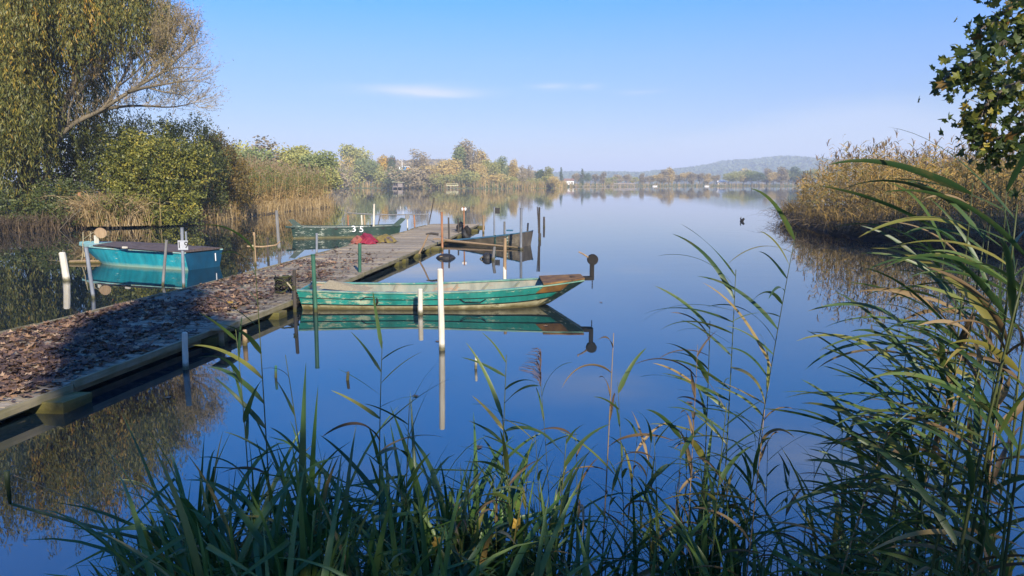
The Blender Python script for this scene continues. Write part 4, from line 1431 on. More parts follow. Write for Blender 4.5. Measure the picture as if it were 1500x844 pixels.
post('mooring_post', 'green tube standing at the stern of the green rowing boat', 458.5, 373, 462.5, 457, 6.2, M['post_green'], T)
post('mooring_post', 'green tube rising behind the green boat beside the jetty edge', 527, 357, 527, 408, 5, M['post_green'], T)
post('mooring_post', 'short white post touching the side of the green rowing boat', 615.5, 424, 616, 461, 7.2, M['post_white'])
post('mooring_post', 'tall white post in front of the green rowing boat', 644.5, 395, 647.5, 513, 8.8, M['post_white'])
post('mooring_post', 'slim white tube at the end of the boat numbered 35', 548, 299, 547, 347, 2.8, M['post_white'], T)
post('mooring_post', 'rusty orange tube at the lake side edge of the jetty', 647, 311, 648, 366, 3.4, M['rust'], T)
post('mooring_post', 'black bare stake right of the rusty tube', 657, 319, 658, 356, 2.6, M['post_dark'])
post('mooring_post', 'short black stake by the dark bundles at the jetty edge', 671, 320, 672, 347, 2.4, M['post_dark'])
t_, d, r = post('mooring_post', 'thin pinkish pole topped with two pale insulators', 679.5, 303, 680, 346, 2.2, M['rust'], T)
for s_ in (-1, 1):
    MB().lathe([(.02, -.06), (.05, -.03), (.03, 0), (.05, .03), (.02, .06)], 8, Matrix.Translation((d[0] + s_ * .06, 0, d[2] - .1))).build('insulator', M['wall_white'], t_, True)
post('mooring_post', 'yellowish wooden post at the outer end of the jetty', 708.5, 316, 708, 341, 3.0, M['post_wood'])
t_, d, r = post('mooring_post', 'blue-grey tube with a dark square plate at its top', 724, 303, 724, 347, 2.4, M['steel'], T)
MB().box((.13, 0, d[2] - .16), (.2, .03, .24)).build('plate', M['black'], t_)
post('mooring_post', 'short grey post behind the half sunken boat', 739, 325, 739, 345, 3.0, M['post_grey'])
post('mooring_post', 'tall steel post at the corner of the half sunken boat', 763.5, 305, 763, 366, 3.8, M['steel'], T)
post('mooring_post', 'thin dark stake leaning behind the half sunken boat transom', 773.5, 327, 772, 348, 2.6, M['post_dark'])
p_, d, r = post('mooring_post', 'dark twin stake standing alone in open water, thick at its foot', 790, 304, 790, 351, 3.0, M['post_dark'])
z1 = d[2]
MB().tube([(-.03, -.03, z1 * .2), (-.05, -.02, z1 * .6), (-.085, 0, z1 * 1.02)], [.025, .022, .02], 6).build('second_stake', M['post_dark'], p_)
MB().tube([(.01, -.01, -.6), (.01, -.01, 0), (.015, -.01, z1 * .2)], [.062, .06, .052], 8, True, .06).build('foot', M['post_dark'], p_)
post('mooring_post', 'short dark brown stake right of the twin stake', 797, 318, 797, 332.5, 3.0, M['post_dark'])
post('mooring_post', 'tan post with white lower half behind the green boat', 740, 350, 739, 420, 5.0, M['post_wood'])
o = MB().tube([(0, 0, -.3), (0, 0, .24)], [.043, .041], 10).build('white_band', M['post_white'], bpy.data.objects[bpy.data.objects[-1].name] if False else None)
bpy.data.objects.remove(o)
t_ = [o for o in bpy.data.objects if o.get('label', '').startswith('tan post with white')][0]
dd = WD(740, 350, t_.location.y) - np.array(t_.location)
MB().tube([tuple(dd * f) for f in (-.3, .0, .2, .42)], [.039, .038, .0375, .037], 10).build('white_band', M['post_white'], t_, True)
post('mooring_post', 'grey leaning post beside the round dark float', 724.5, 362, 722, 381, 4.5, M['post_grey'])
post('mooring_post', 'white post standing close against the jetty edge board', 270.5, 488, 272, 541, 8.6, M['post_white'])
t_, d, r = post('mooring_post', 'pale post with a flat plank top beside the mossy beam', 324, 482, 325, 507, 8, M['post_wood'])
MB().box((0, .12, d[2] + .02), (.2, .5, .03)).build('cap_plank', M['edge_wood'], t_)
post('mooring_post', 'pale tan post right of the plank topped one under the jetty edge', 358.5, 484, 359, 506, 7, M['post_wood'])
post('mooring_post', 'small green stub poking from the water before the jetty', 404, 536, 404, 553, 4, M['post_green'])
post('mooring_post', 'small white stub in open water in front of the green boat', 697.5, 522, 697, 540, 4, M['post_white'])
post('mooring_post', 'tiny dark stub in the water above the foreground reeds', 510, 545, 509, 557, 4.5, M['post_dark'])
t_, d, r = post('mooring_post', 'rusty brown post standing on the left bank by dry grass', 117, 283, 117, 312, 6.0, M['rust'], ypl=37.0)
t_, d, r = post('mooring_post', 'rough wooden post tied at the stern of the green boat', 431, 396, 432, 457, 5.5, M['post_dark'])
for k in range(2):
    MB().lathe([(.036, -.02), (.043, 0), (.036, .02)], 9, Matrix.Translation((0, 0, d[2] * (.55 + .06 * k)))).build('rope_turn', M['mossdark'], t_)

# leaning cane with a hooked head
p0, p1 = W(611, 377), WD(627.5, 343, W(611, 377)[1])
t_ = thing('cane', 'leaning pale cane with a dark hooked tip at the jetty edge', 'cane', p0)
d = p1 - p0
MB().tube([tuple(-d * .5), (0, 0, 0), tuple(d * .5 + np.array([.02, 0, 0])), tuple(d)], [.03, .028, .026, .022], 7).build('shaft', M['post_wood'], t_)
MB().tube([tuple(d + np.array([-.08, 0, .0])), tuple(d + np.array([.1, 0, .02])), tuple(d + np.array([.3, 0, -.01]))], [.02, .035, .04], 7).build('tip', M['post_dark'], t_)


# floats
def float_(px, py, label, shape):
    p = W(px, py)
    t_ = thing('float', label, 'float', p, 0, 'dark floats in the mooring')
    if shape == 'dish':
        MB().lathe([(.05, -.1), (.22, -.06), (.295, 0.005), (.25, .06), (.16, .11), (.05, .13)], 18).build('shell', M['black'], t_, True)
        MB().box((-.11, -.2, .06), (.1, .05, .035)).build('tag', M['post_wood'], t_)
        MB().tube([(.13, -.24, .0), (.14, -.27, .05), (.16, -.24, .1)], .012, 5).build('shackle', M['iron'], t_)
    else:
        MB().lathe([(.02, -.17), (.12, -.12), (.165, -.02), (.17, .04), (.13, .12), (.06, .165), (.02, .17)], 16).build('ball', M['black'], t_, True)
        MB().tube([(-.13, -.1, .07), (-.2, -.12, .02), (-.21, -.12, -.1)], .02, 6).build('lug', M['post_wood'], t_)


float_(653, 378, 'dark dish shaped float near the cane and jetty', 'dish')
float_(714, 379, 'round black float against the grey leaning post', 'ball')

# rail pontoon beyond the boat numbered 35
Yr = W(600, 335)[1]
a_, b_ = WD(509, 312, Yr), WD(628, 314, Yr)
t_ = thing('pipe_rail', 'white pipe rail on posts in the water beyond the jetty', 'rail', (a_[0], Yr, 0))
L_ = b_[0] - a_[0]
MB().tube([(0, 0, a_[2]), (L_ * .3, 0, a_[2] - .07), (L_ * .6, 0, a_[2] - .09), (L_, 0, b_[2])], .028, 8).build('pipe', M['post_grey'], t_)
for px, mt in ((510, 'rust'), (534, 'post_wood'), (530, 'post_white'), (607, 'rust'), (627, 'post_grey')):
    x_ = WD(px, 320, Yr)[0] - a_[0]
    MB().tube([(x_ + .03, 0, -.5), (x_, 0, .2), (x_ - .01, 0, a_[2] - .1)], [.04, .04, .036], 7).build('rail_post', M[mt], t_)
p = W(597, 336)
t_ = thing('reel_post', 'white post topped with a round pierced reel near the pipe rail', 'post', p)
hz_ = WD(597, 318, p[1])[2]
MB().tube([(0, 0, -.5), (0, 0, hz_)], [.035, .03], 8).build('shaft', M['post_white'], t_)
MB().lathe([(.05, -.04), (.11, -.04), (.11, .04), (.05, .04)], 16, Matrix.Translation((0, 0, hz_)) @ Matrix.Rotation(R(90), 4, 'X')).build('reel', M['post_grey'], t_)
t_, d, r = post('mooring_post', 'thin crooked grey stick leaning at the end of the pipe rail', 636, 290, 628, 330, 1.6, M['post_dark'])
post('mooring_post', 'bent thin stick standing before the pipe rail', 557, 316, 553, 334, 1.6, M['post_grey'])

# dark bundles at the jetty edge (old fenders)
for k, (px, py, lab) in enumerate(((674, 338, 'black bundle of old fender rubber on the jetty edge'), (684, 344, 'dark grey bundle hanging low beside the black fender bundle'))):
    p = W(px, py, .2 - .1 * k)
    t_ = thing('fender_bundle', lab, 'fender', p, 0, 'fenders at the jetty end')
    for j in range(3):
        MB().tube([(U(-.1, .1), U(-.1, .1), -.15), (U(-.12, .12), U(-.1, .1), .0 + .08 * j), (U(-.1, .15), U(-.1, .1), .22 + .06 * j)], [.10, .14, .08], 8, True, .1).build('roll', M['iron'] if j else M['black'], t_, True)


# ------------------------------------------------------------------ boats
def boat_hull(t_, L, beam, sheer, zb, strakes, mats, flare=.12, rake=.6, stern_rake=.08, ns=22, gun=None, inner=None, ribs=6, bow_b=.2, thick=.024, transom=None, skip_near=0):
    """flat-bottomed boat: stern at x=0, bow at x=L; beam(t), sheer(t), zb(t) are callables"""
    def P(t, a, side, off=0.0):
        hb = beam(t)
        z0, z1 = zb(t), sheer(t)
        z = z0 + (z1 - z0) * a
        y = (hb - flare * (1 - a)) * side
        x = -stern_rake * a + t * (L - rake + rake * a + stern_rake * a)
        return Vector((x, y + side * off, z))
    for si, (a0, a1) in enumerate(strakes):
        for side in (-1, 1):
            V_, F_ = [], []
            off = .006 * si
            for i in range(ns + 1):
                t = i / ns
                V_ += [P(t, a0, side, off), P(t, a1, side, off), P(t, a1, side, off - thick), P(t, a0, side, off - thick)]
            for i in range(ns):
                for e in range(4):
                    F_.append((i * 4 + e, i * 4 + (e + 1) % 4, (i + 1) * 4 + (e + 1) % 4, (i + 1) * 4 + e))
            F_ += [(3, 2, 1, 0), tuple(ns * 4 + e for e in range(4))]
            MB().add(V_, F_).build('plank', mats[si], t_)
    # inner lining, a hand's breadth inside the planking
    V_, F_ = [], []
    for i in range(ns + 1):
        t = .006 + .985 * i / ns
        V_ += [P(t, .98, -1, -thick - .006), P(t, .02, -1, -thick - .006) + Vector((0, 0, .03)), P(t, .02, 1, -thick - .006) + Vector((0, 0, .03)), P(t, .98, 1, -thick - .006)]
    for i in range(ns):
        for e in range(3):
            F_.append((i * 4 + e, (i + 1) * 4 + e, (i + 1) * 4 + e + 1, i * 4 + e + 1))
    MB().add(V_, F_).build('lining', inner, t_)
    V_, F_ = [], []
    for i in range(ns + 1):
        t = i / ns
        V_ += [P(t, 0, -1) + Vector((0, 0, -.004)), P(t, 0, 1) + Vector((0, 0, -.004))]
    for i in range(ns):
        F_.append((i * 2, i * 2 + 1, i * 2 + 3, i * 2 + 2))
    MB().add(V_, F_).build('bottom', mats[0], t_)
    # end panels
    for t, nm in ((0, 'transom'), (1, 'bow_panel')):
        q_ = [P(t, 0, -1), P(t, 0, 1), P(t, 1, 1), P(t, 1, -1)]
        s_ = Vector((.03 if t == 0 else -.03, 0, 0))
        e_ = Vector((-.004 if t == 0 else .004, 0, 0))
        MB().add([p + e_ for p in q_] + [p + s_ for p in q_], [(0, 1, 2, 3), (7, 6, 5, 4), (0, 4, 5, 1), (1, 5, 6, 2), (2, 6, 7, 3), (3, 7, 4, 0)]).build(nm, transom if transom and t == 0 else mats[-1], t_)
    for side in (-1, 1):                     # gunwale caps
        V_, F_ = [], []
        for i in range(ns + 1):
            t = i / ns
            for dy_, dz_ in ((.028, .004), (.028, .03), (-.05, .03), (-.05, .004)):
                V_.append(P(t, 1, side, dy_) + Vector((0, 0, dz_)))
        for i in range(ns):
            for e in range(4):
                F_.append((i * 4 + e, i * 4 + (e + 1) % 4, (i + 1) * 4 + (e + 1) % 4, (i + 1) * 4 + e))
        F_ += [(3, 2, 1, 0), tuple(ns * 4 + e for e in range(4))]
        MB().add(V_, F_).build('gunwale', gun, t_)
    for k in range(ribs):
        t = (k + .7) / (ribs + .6)
        for side in (-1, 1):
            a_, b_ = P(t, .06, side, -.055), P(t, .96, side, -.055)
            MB().tube([a_, (a_ + b_) / 2, b_], .022, 4).build('rib', inner, t_)
    return P


# --- the green rowing boat in front
s0, s1 = W(441, 456), W(812, 454)
gb = thing('rowing_boat', 'long green flat bottomed boat with worn paint and rusty bow, nearest', 'boat', (s0[0] - .02, s0[1] + .62, 0), math.atan2(s1[1] - s0[1], s1[0] - s0[0]))
Lb = 4.95
sh = lambda t: .335 - .16 * t * (1 - t) * 1.2 + .12 * max(0, t - .35) ** 1.5 / .65 ** 1.5
P = boat_hull(gb, Lb, lambda t: .66 * (1 - .22 * (1 - t) ** 3) * (1 - .62 * max(0, (t - .62) / .38) ** 2.0), sh, lambda t: -.07 + .11 * max(0, (t - .78) / .22) ** 2,
              [(0, .42), (.42, .71), (.71, 1)], [M['teal_low'], M['teal'], M['teal']], rake=.62, gun=M['gunwale'], inner=M['boat_in'], ribs=8, transom=M['teal'])
# rusty bow cap and its pulley
bx_ = P(1, 1, 1)
V_, F_ = [], []
ts = [.85 + .15 * i / 5 for i in range(6)]
for side in (-1, 1):
    m_ = MB()
    V_ = []
    for t in [.85 + .10 * i / 5 for i in range(6)]:
        V_ += [P(t, 1, side, .034) + Vector((0, 0, .002)), P(t, .74 - .6 * (t - .85), side, .03)]
    m_.add(V_, [(i * 2, i * 2 + 1, i * 2 + 3, i * 2 + 2) for i in range(5)])
    m_.build('bow_plate', M['bow_rust'], gb)
    m_ = MB()
    V_ = []
    for i in range(5):
        t = .945 + .055 * i / 4
        V_ += [P(t, 1, side, .037) + Vector((0, 0, .003)), P(t, .05, side, .016)]
    m_.add(V_, [(i * 2, i * 2 + 1, i * 2 + 3, i * 2 + 2) for i in range(4)])
    m_.build('stem_plate', M['dkgreen'], gb)
V_ = []
for t in ts:
    V_ += [P(t, 1, -1, .05) + Vector((0, 0, .036)), P(t, 1, 1, .05) + Vector((0, 0, .036)), P(t, 1, -1, .05) + Vector((0, 0, .062)), P(t, 1, 1, .05) + Vector((0, 0, .062))]
F_ = []
for i in range(5):
    for e in ((0, 1), (1, 3), (3, 2), (2, 0)):
        F_.append((i * 4 + e[0], i * 4 + e[1], (i + 1) * 4 + e[1], (i + 1) * 4 + e[0]))
F_ += [(0, 1, 3, 2), (20, 22, 23, 21)]
MB().add(V_, F_).build('bow_deck', M['bow_rust'], gb)
tipx, tipz = P(1, 1, 0).x - .07, P(1, 1, 0).z
for y_ in (-.07, .07):
    MB().box((tipx + .05, y_, tipz + .02), (.42, .05, .06)).build('bow_arm', M['iron'], gb)
pu = MB().box((tipx + .24, 0, tipz + .16), (.07, .09, .34)).build('pulley_post', M['iron'], gb)
MB().lathe([(.02, -.05), (.095, -.05), (.10, -.03), (.085, 0), (.10, .03), (.095, .05), (.02, .05)], 18, Matrix.Translation((tipx + .25, 0, tipz + .36)) @ Matrix.Rotation(R(90), 4, 'X')).build('pulley_drum', M['iron'], pu)
MB().tube([(tipx + .2, -.02, tipz + .38), (tipx + .08, -.03, tipz + .46), (tipx - .01, -.03, tipz + .505)], [.018, .016, .014], 6).build('crank', M['post_wood'], pu)
for k in range(5):
    MB().lathe([(.008, -.012), (.014, 0), (.008, .012)], 6, Matrix.Translation((tipx + .24, -.07, tipz - .03 - .03 * k))).build('chain_link', M['iron'], pu)
for a_ in (.42, .71):                        # dark seams between the strakes
    for side in (-1, 1):
        MB().tube([P(i / 22, a_, side, .012) for i in range(23)], .007, 4).build('seam', M['iron'], gb)
# thwarts, stern board, the lighter wedge of sailcloth and the rod holder
for t in (.3, .58):
    p_ = P(t, .8, 1)
    MB().box((p_.x, 0, p_.z - .06), (.2, 2 * p_.y - .07, .03)).build('thwart', M['boat_in'], gb)
p_ = P(.06, .9, 1)
MB().box((p_.x + .05, 0, p_.z - .02), (.5, 2 * p_.y - .05, .03), Matrix.Rotation(.05, 3, 'Y')).build('stern_seat', M['boat_in'], gb)
MB().add([(.25, -.35, .36), (1.05, -.5, .31), (1.15, .1, .30), (.45, .45, .37), (.35, .1, .45), (.75, -.2, .38)], [(0, 1, 5, 4), (1, 2, 5), (2, 3, 4, 5), (0, 4, 3)]).build('cloth', M['rope'], gb)
# stepped joint lines nailed on the near side
for xx, up_ in ((1.28, 1), (3.0, -1)):
    t = xx / Lb
    z_ = sh(t) * .62
    yN = P(t, .7, -1, .018).y
    pts = [(xx - .26, yN, z_), (xx - .17, yN - .008, z_ + .05 * up_), (xx + .1, yN - .008, z_ + .05 * up_), (xx + .19, yN, z_)]
    MB().tube(pts, .008, 4).build('joint_strip', M['iron'], gb)
MB().tube([(1.3, P(.26, .6, -1, .03).y, .23), (1.31, P(.26, .5, -1, .04).y, .15), (1.28, P(.26, .3, -1, .04).y, .08)], [.012, .02, .012], 6).build('shackle', M['iron'], gb)
for k in range(7):                           # chain looped at the stern
    MB().lathe([(.012, -.02), (.022, 0), (.012, .02)], 6, Matrix.Translation((-.1 - .02 * math.sin(k), -.35 - .03 * k, .32 - .04 * k))).build('chain_link', M['iron'], gb)
# mossy tangle of rope by the stern post
p = W(437, 400, .42)
t_ = thing('rope_tangle', 'mossy tangle of old rope heaped at the stern of the green boat', 'rope', (p[0], W(437, 430, DZ)[1] + .1, DZ))
for k in range(12):
    a = U(0, 6)
    MB().tube([(math.cos(a + w_) * U(.12, .17), math.sin(a + w_) * U(.1, .14), .03 + .022 * k + U(-.03, .05)) for w_ in np.linspace(0, 5.5, 14)], .016, 5).build('coil', M['mossdark'] if k % 2 else M['iron'], t_, True)
MB().tube([(.1, -.1, .2), (.3, -.3, .05), (.45, -.5, .1)], .018, 5).build('line', M['rope'], t_)

# --- the turquoise boat at the left
c0, c1 = W(275, 397), W(322, 389.5)
c2 = W(133, 386)
hd = math.atan2(c2[1] - c0[1], c2[0] - c0[0]) + .03
tb = thing('rowing_boat', 'turquoise boat under brown cover boards, numbered 1, at left', 'boat', ((c0[0] + c1[0]) / 2, (c0[1] + c1[1]) / 2, 0), hd)
Lt = 4.4
sh2 = lambda t: .43 + .03 * t
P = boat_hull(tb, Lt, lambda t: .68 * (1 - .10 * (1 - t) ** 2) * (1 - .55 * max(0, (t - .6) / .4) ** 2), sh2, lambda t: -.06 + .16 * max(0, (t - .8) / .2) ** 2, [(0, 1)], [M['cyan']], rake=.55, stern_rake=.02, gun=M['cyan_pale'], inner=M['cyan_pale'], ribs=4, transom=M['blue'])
for k in range(4):
    xa, xb_ = .0 + k * .85, .0 + (k + 1) * .85 - .012
    ta = xa / Lt
    w_ = P(min(.95, xa / Lt), 1, 1).y + .03
    w2_ = P(min(.95, xb_ / Lt), 1, 1).y + .03
    z_ = .485 + .006 * k + U(-.008, .012)
    m_ = MB().add([(xa, -w_, z_), (xb_, -w2_, z_ + .02), (xb_, 0, z_ + .07), (xa, 0, z_ + .06), (xa, w_, z_), (xb_, w2_, z_ + .02), (xa, -w_, z_ - .025), (xb_, -w2_, z_ - .005), (xb_, w2_, z_ - .005), (xa, w_, z_ - .025)],
                  [(0, 1, 2, 3), (3, 2, 5, 4), (6, 7, 1, 0), (4, 5, 8, 9), (9, 8, 7, 6), (0, 3, 4, 9, 6), (7, 8, 5, 2, 1)])
    m_.build('cover_board', M['cover'], tb)
# pale foredeck with overhanging tip
te = P(1, 1, 1)
V_ = []
for t in (.78, .86, .93, 1.0):
    p_ = P(t, 1, 1)
    V_ += [(p_.x, -p_.y - .02, p_.z + .035), (p_.x, p_.y + .02, p_.z + .035), (p_.x, -p_.y - .02, p_.z + .065), (p_.x, p_.y + .02, p_.z + .065)]
V_ += [(te.x + .22, -.16, te.z + .06), (te.x + .22, .16, te.z + .06), (te.x + .22, -.16, te.z + .085), (te.x + .22, .16, te.z + .085)]
F_ = []
for i in range(4):
    for e in ((0, 1), (1, 3), (3, 2), (2, 0)):
        F_.append((i * 4 + e[0], i * 4 + e[1], (i + 1) * 4 + e[1], (i + 1) * 4 + e[0]))
F_ += [(0, 1, 3, 2), (16, 18, 19, 17)]
MB().add(V_, F_).build('foredeck', M['cyan_pale'], tb)
number('1', .30, (-.032, -.36, .25), (R(90), 0, R(-90)), tb, M['white'])
st = MB().box((te.x - .42, .1, te.z + .16), (.06, .10, .24)).build('reel_bracket', M['post_white'], tb)
MB().lathe([(.03, -.12), (.14, -.12), (.145, -.10), (.12, -.09), (.12, .09), (.145, .10), (.14, .12), (.03, .12)], 20, Matrix.Translation((te.x - .45, -.02, te.z + .34)) @ Matrix.Rotation(R(60), 4, 'Z') @ Matrix.Rotation(R(90), 4, 'X')).build('reel', M['post_wood'], st)
MB().tube([(te.x - .35, .0, te.z + .42), (te.x, .05, te.z + .25), (te.x + .2, .05, te.z + .14)], .009, 5).build('line', M['rope'], st)
for k, (x_, y_) in enumerate(((te.x + .14, .1), (te.x + .08, -.08))):
    MB().tube([(x_, y_, te.z - .35 * (1 - k)), (x_, y_, te.z + .2), (x_ - .02, y_, te.z + .36)], .014, 6).build('cleat_rod', M['rope'], tb)
MB().tube([(.3, .70, .46), (1.9, .78, .5), (3.2, .62, .53)], .016, 6).build('side_rail', M['black'], tb)
MB().box((1.95, .77, .53), (.16, .04, .05)).build('cleat', M['post_white'], tb)
p = W(103, 386)
t_ = thing('timber_float', 'short horizontal timber tied to the bow of the turquoise boat', 'timber', (p[0], p[1], .03))
MB().tube([(0, 0, 0), (.4, 0, .01), (.85, .05, .0)], [.06, .062, .06], 9, True, .05).build('log', M['post_wood'], t_)
MB().tube([(.35, -.05, .05), (.38, 0, .3), (.36, .05, .55)], .012, 5).build('rope', M['rope'], t_)

# --- the dark green boat numbered 35
a_, b_ = W(424, 350), W(584, 347)
db = thing('rowing_boat', 'dark green blunt boat numbered 35 beyond the jetty', 'boat', (a_[0], a_[1] + .6, 0), math.atan2(b_[1] - a_[1], b_[0] - a_[0]))
Ld = b_[0] - a_[0] + .1
P = boat_hull(db, Ld, lambda t: .64 * (1 - .15 * (2 * t - 1) ** 4), lambda t: .44 - .04 * math.sin(math.pi * t), lambda t: -.06, [(0, .28), (.28, 1)], [M['dkgreen'], M['dkgreen']], rake=.12, gun=M['dkgreen'], inner=M['dkgreen'], ribs=6)
for x_, s_ in ((.12, -1), (Ld - .1, 1)):
    MB().add([(x_ - .02, -.62, .42), (x_ + .3 * -s_, -.62, .44), (x_ + .30 * s_, -.62, .74), (x_ + .10 * s_, -.62, .78), (x_ - .02, -.57, .42), (x_ + .3 * -s_, -.57, .44), (x_ + .30 * s_, -.57, .74), (x_ + .10 * s_, -.57, .78)], [(0, 1, 3, 2), (4, 6, 7, 5), (0, 2, 6, 4), (2, 3, 7, 6), (3, 1, 5, 7), (1, 0, 4, 5)]).build('end_horn', M['dkgreen'], db)
MB().tube([(-.28, -.55, .46), (-.1, -.58, .45), (.05, -.58, .46)], .05, 6).build('fairlead', M['dkgreen'], db)
number('3', .34, (2.34, -.672, .35), (R(90), R(-8), 0), db, M['white'], sx=1.2)
number('5', .34, (2.64, -.672, .33), (R(90), R(6), 0), db, M['white'], sx=1.1)
for x_ in (1.65, 3.5):
    MB().add([(x_ - .09, -.675, .40), (x_ + .09, -.675, .40), (x_, -.675, .33), (x_ - .09, -.65, .40), (x_ + .09, -.65, .40), (x_, -.65, .33)], [(0, 2, 1), (3, 4, 5), (0, 1, 4, 3), (1, 2, 5, 4), (2, 0, 3, 5)]).build('ring_plate', M['black'], db)

# --- the half sunken boat beyond the jetty on the right
a_, b_ = W(775, 362.5), W(662, 358.5)
hb_ = math.atan2(b_[1] - a_[1], b_[0] - a_[0])
sb = thing('rowing_boat', 'dark half sunken boat with blue gunwale, far side of the mooring', 'boat', (a_[0] - .12, a_[1] + .5, 0), hb_)
P = boat_hull(sb, 3.3, lambda t: .55 * (1 - .5 * max(0, (t - .4) / .6) ** 1.5), lambda t: .50 - .44 * t ** .8, lambda t: -.2, [(0, .5), (.5, 1)], [M['dkboat'], M['dkboat']], rake=.3, gun=M['bluerail'], inner=M['dkboat'], ribs=3, transom=M['dkboat'])
for x_ in (.45, .9):
    MB().box((x_, .56, .2), (.05, .03, .4)).build('batten', M['dkgreen'], sb)
MB().box((.8, -.5, .50), (.2, .16, .05)).build('corner_seat', M['bluerail'], sb)
pa, pb = W(636, 352, .12), W(766, 363, .06)
t_ = thing('gang_plank', 'long pale spar from the jetty edge along the half sunken boat', 'spar', (pa[0], pa[1], .10))
MB().tube([(0, 0, .06), tuple((pb - pa) * .4 + np.array([0, 0, .03])), tuple(pb - pa)], [.055, .045, .03], 8, True, .05).build('spar', M['post_wood'], t_)

# --- tarpaulins heaped on the jetty
def heap(name, label, px, py, rx, ry, rz, mats, cat='tarpaulin'):
    p = W(px, py, DZ)
    t_ = thing(name, label, cat, (p[0], p[1], DZ))
    for j, (mt, ox, sxx, sz) in enumerate(mats):
        n_ = 15
        V_, F_ = [], []
        ph = U(0, 6)
        for i in range(n_):
            for k in range(n_):
                u_, v_ = -1 + 2 * i / (n_ - 1), -1 + 2 * k / (n_ - 1)
                rr_ = min(1, math.hypot(u_, v_) * .92)
                z_ = (1 - rr_ ** 1.5) * sz * rz + (.10 * rz) * abs(math.sin(u_ * 6 + v_ * 4 + ph)) * (1.2 - rr_) + U(0, .05) * rz
                V_.append((ox * rx + u_ * rx * sxx + .06 * math.sin(v_ * 7 + ph), v_ * ry + .05 * math.sin(u_ * 9 + ph), max(.006, z_)))
        for i in range(n_ - 1):
            for k in range(n_ - 1):
                F_.append((i * n_ + k, (i + 1) * n_ + k, (i + 1) * n_ + k + 1, i * n_ + k + 1))
        MB().add(V_, F_).build('fold', mt, t_)
    return t_


heap('tarpaulin', 'crumpled red and salmon tarpaulin heaped on the jetty', 533, 357, .40, .45, .33, [(M['salmon'], -.35, .65, .75), (M['redtarp'], .25, .8, 1.0)])
heap('tarpaulin', 'mustard tarpaulin lying beside the red one on the jetty', 563, 355, .40, .40, .26, [(M['yeltarp'], 0, 1.0, 1.0), (M['cover'], .25, .5, .8)])

# dark snag in the open water
p = W(1087, 324.5)
t_ = thing('water_snag', 'small dark jagged snag sticking out of open water before right bank', 'snag', p)
MB().tube([(-.10, 0, -.3), (-.02, 0, .02), (.10, 0, .16), (.16, 0, .12)], [.09, .10, .06, .015], 7, True, .15).build('stump', M['iron'], t_)
MB().tube([(0, 0, .03), (-.09, .02, .16), (-.05, .02, .26)], [.05, .04, .01], 6).build('spur', M['iron'], t_)
# floating leaves on the water
for k, (px, py) in enumerate(((505, 466), (352, 447 + 60), (388, 462), (880, 443), (800, 447 + 30), (608, 580), (700, 655), (247, 582), (640, 500), (1010, 590))):
    p = W(px, py, .006)
    o = link('floating_leaf', lm[k % 2])
    o.location = p
    o.scale = (.11, .11, .02)
    o.rotation_euler = (0, 0, U(0, 6))
    tag(o, 'small brown leaf floating on the open water', 'leaf', 'leaves floating on the lake')

# ------------------------------------------------------------------ maple overhanging at the right
mp_ = thing('maple_tree', 'dark leaved maple branches hanging in at the top right corner', 'tree', (8.6, 7.8, .35))
ob = np.array([8.6, 7.8, .35])
tm = MB()
limb(tm, [(0, 0, -.5), (.1, 0, 1.5), (-.1, .1, 3.5), (.1, .2, 6), (.0, .1, 9)], .26, .08, 9)
for k in range(10):
    a = k * 2.4
    z_ = 3.5 + k * .55
    limb(tm, [(0, .1, z_), (math.cos(a) * 1.3, math.sin(a) * 1.3, z_ + 1.0), (math.cos(a) * 2.6, math.sin(a) * 2.6, z_ + 1.5)], .09, .02, 5)
tm.build('trunk', M['bark'], mp_, True)
mleaf = [np_mesh('leaf', v * .5, f, M['maple']) for v, f in LV]
brs = [[(2050, -200), (1620, -60), (1500, 20), (1440, 60), (1400, 85), (1360, 108)],
       [(2050, -120), (1640, 20), (1520, 95), (1455, 120), (1420, 150), (1408, 175)],
       [(2050, -150), (1600, -80), (1500, -30), (1450, 10), (1415, 35)],
       [(2050, -60), (1680, 80), (1560, 150), (1490, 180), (1440, 195), (1425, 205)],
       [(2050, -100), (1660, 60), (1540, 120), (1480, 150), (1450, 180)],
       [(2050, -40), (1700, 120), (1580, 190), (1505, 215), (1490, 250)],
       [(2050, -220), (1580, -140), (1480, -70), (1440, -20)],
       [(2050, -90), (1600, 40), (1520, 55), (1470, 75), (1435, 95), (1420, 120)]]
nl = 0
MASS = []
for bi, b in enumerate(brs):
    mbr = MB()
    dy = [-.4, .1, .5, -.1, .6, .2, -.2, .9][bi]
    pts = [np.array([0, .1, 3.2 + .35 * bi])] + [WD(px, py, 7.5 + dy + .03 * i) - ob for i, (px, py) in enumerate([(x_ + 22, y_ + 8) for x_, y_ in b])][1:]
    fine, rad = limb(mbr, pts, .045, .006, 5)
    nf = len(fine)
    for i in range(int(nf * .42), nf):
        for k in range(3):
            if nl > 330:
                break
            tdir = Vector((U(-.45, .4), U(-.5, .5), U(-.6, .35)))
            e_ = fine[i] + tdir * U(.1, .42)
            mbr.tube([fine[i], (fine[i] + e_) / 2 + Vector((0, 0, .015)), e_], [.005, .004, .003], 3, False)
            for s_ in range(2):
                pp = e_ + Vector((U(-.06, .06), U(-.06, .06), U(-.09, .03)))
                o = link('leaf', mleaf[nl % 6], mp_)
                o.location = pp
                o.rotation_euler = (U(-1.0, 1.0) + 2.2, U(-.8, .8), U(0, 6.28))
                sz = U(.12, .21)
                o.scale = (sz, sz, sz)
                nl += 1
        for k in range(11):
            MASS.append(fine[i] + Vector((random.gauss(.06, .11), random.gauss(0, .25), random.gauss(-.05, .12))))
    mbr.build('branch', M['bark'], mp_)
VV, FF, RR, off = [], [], [], 0
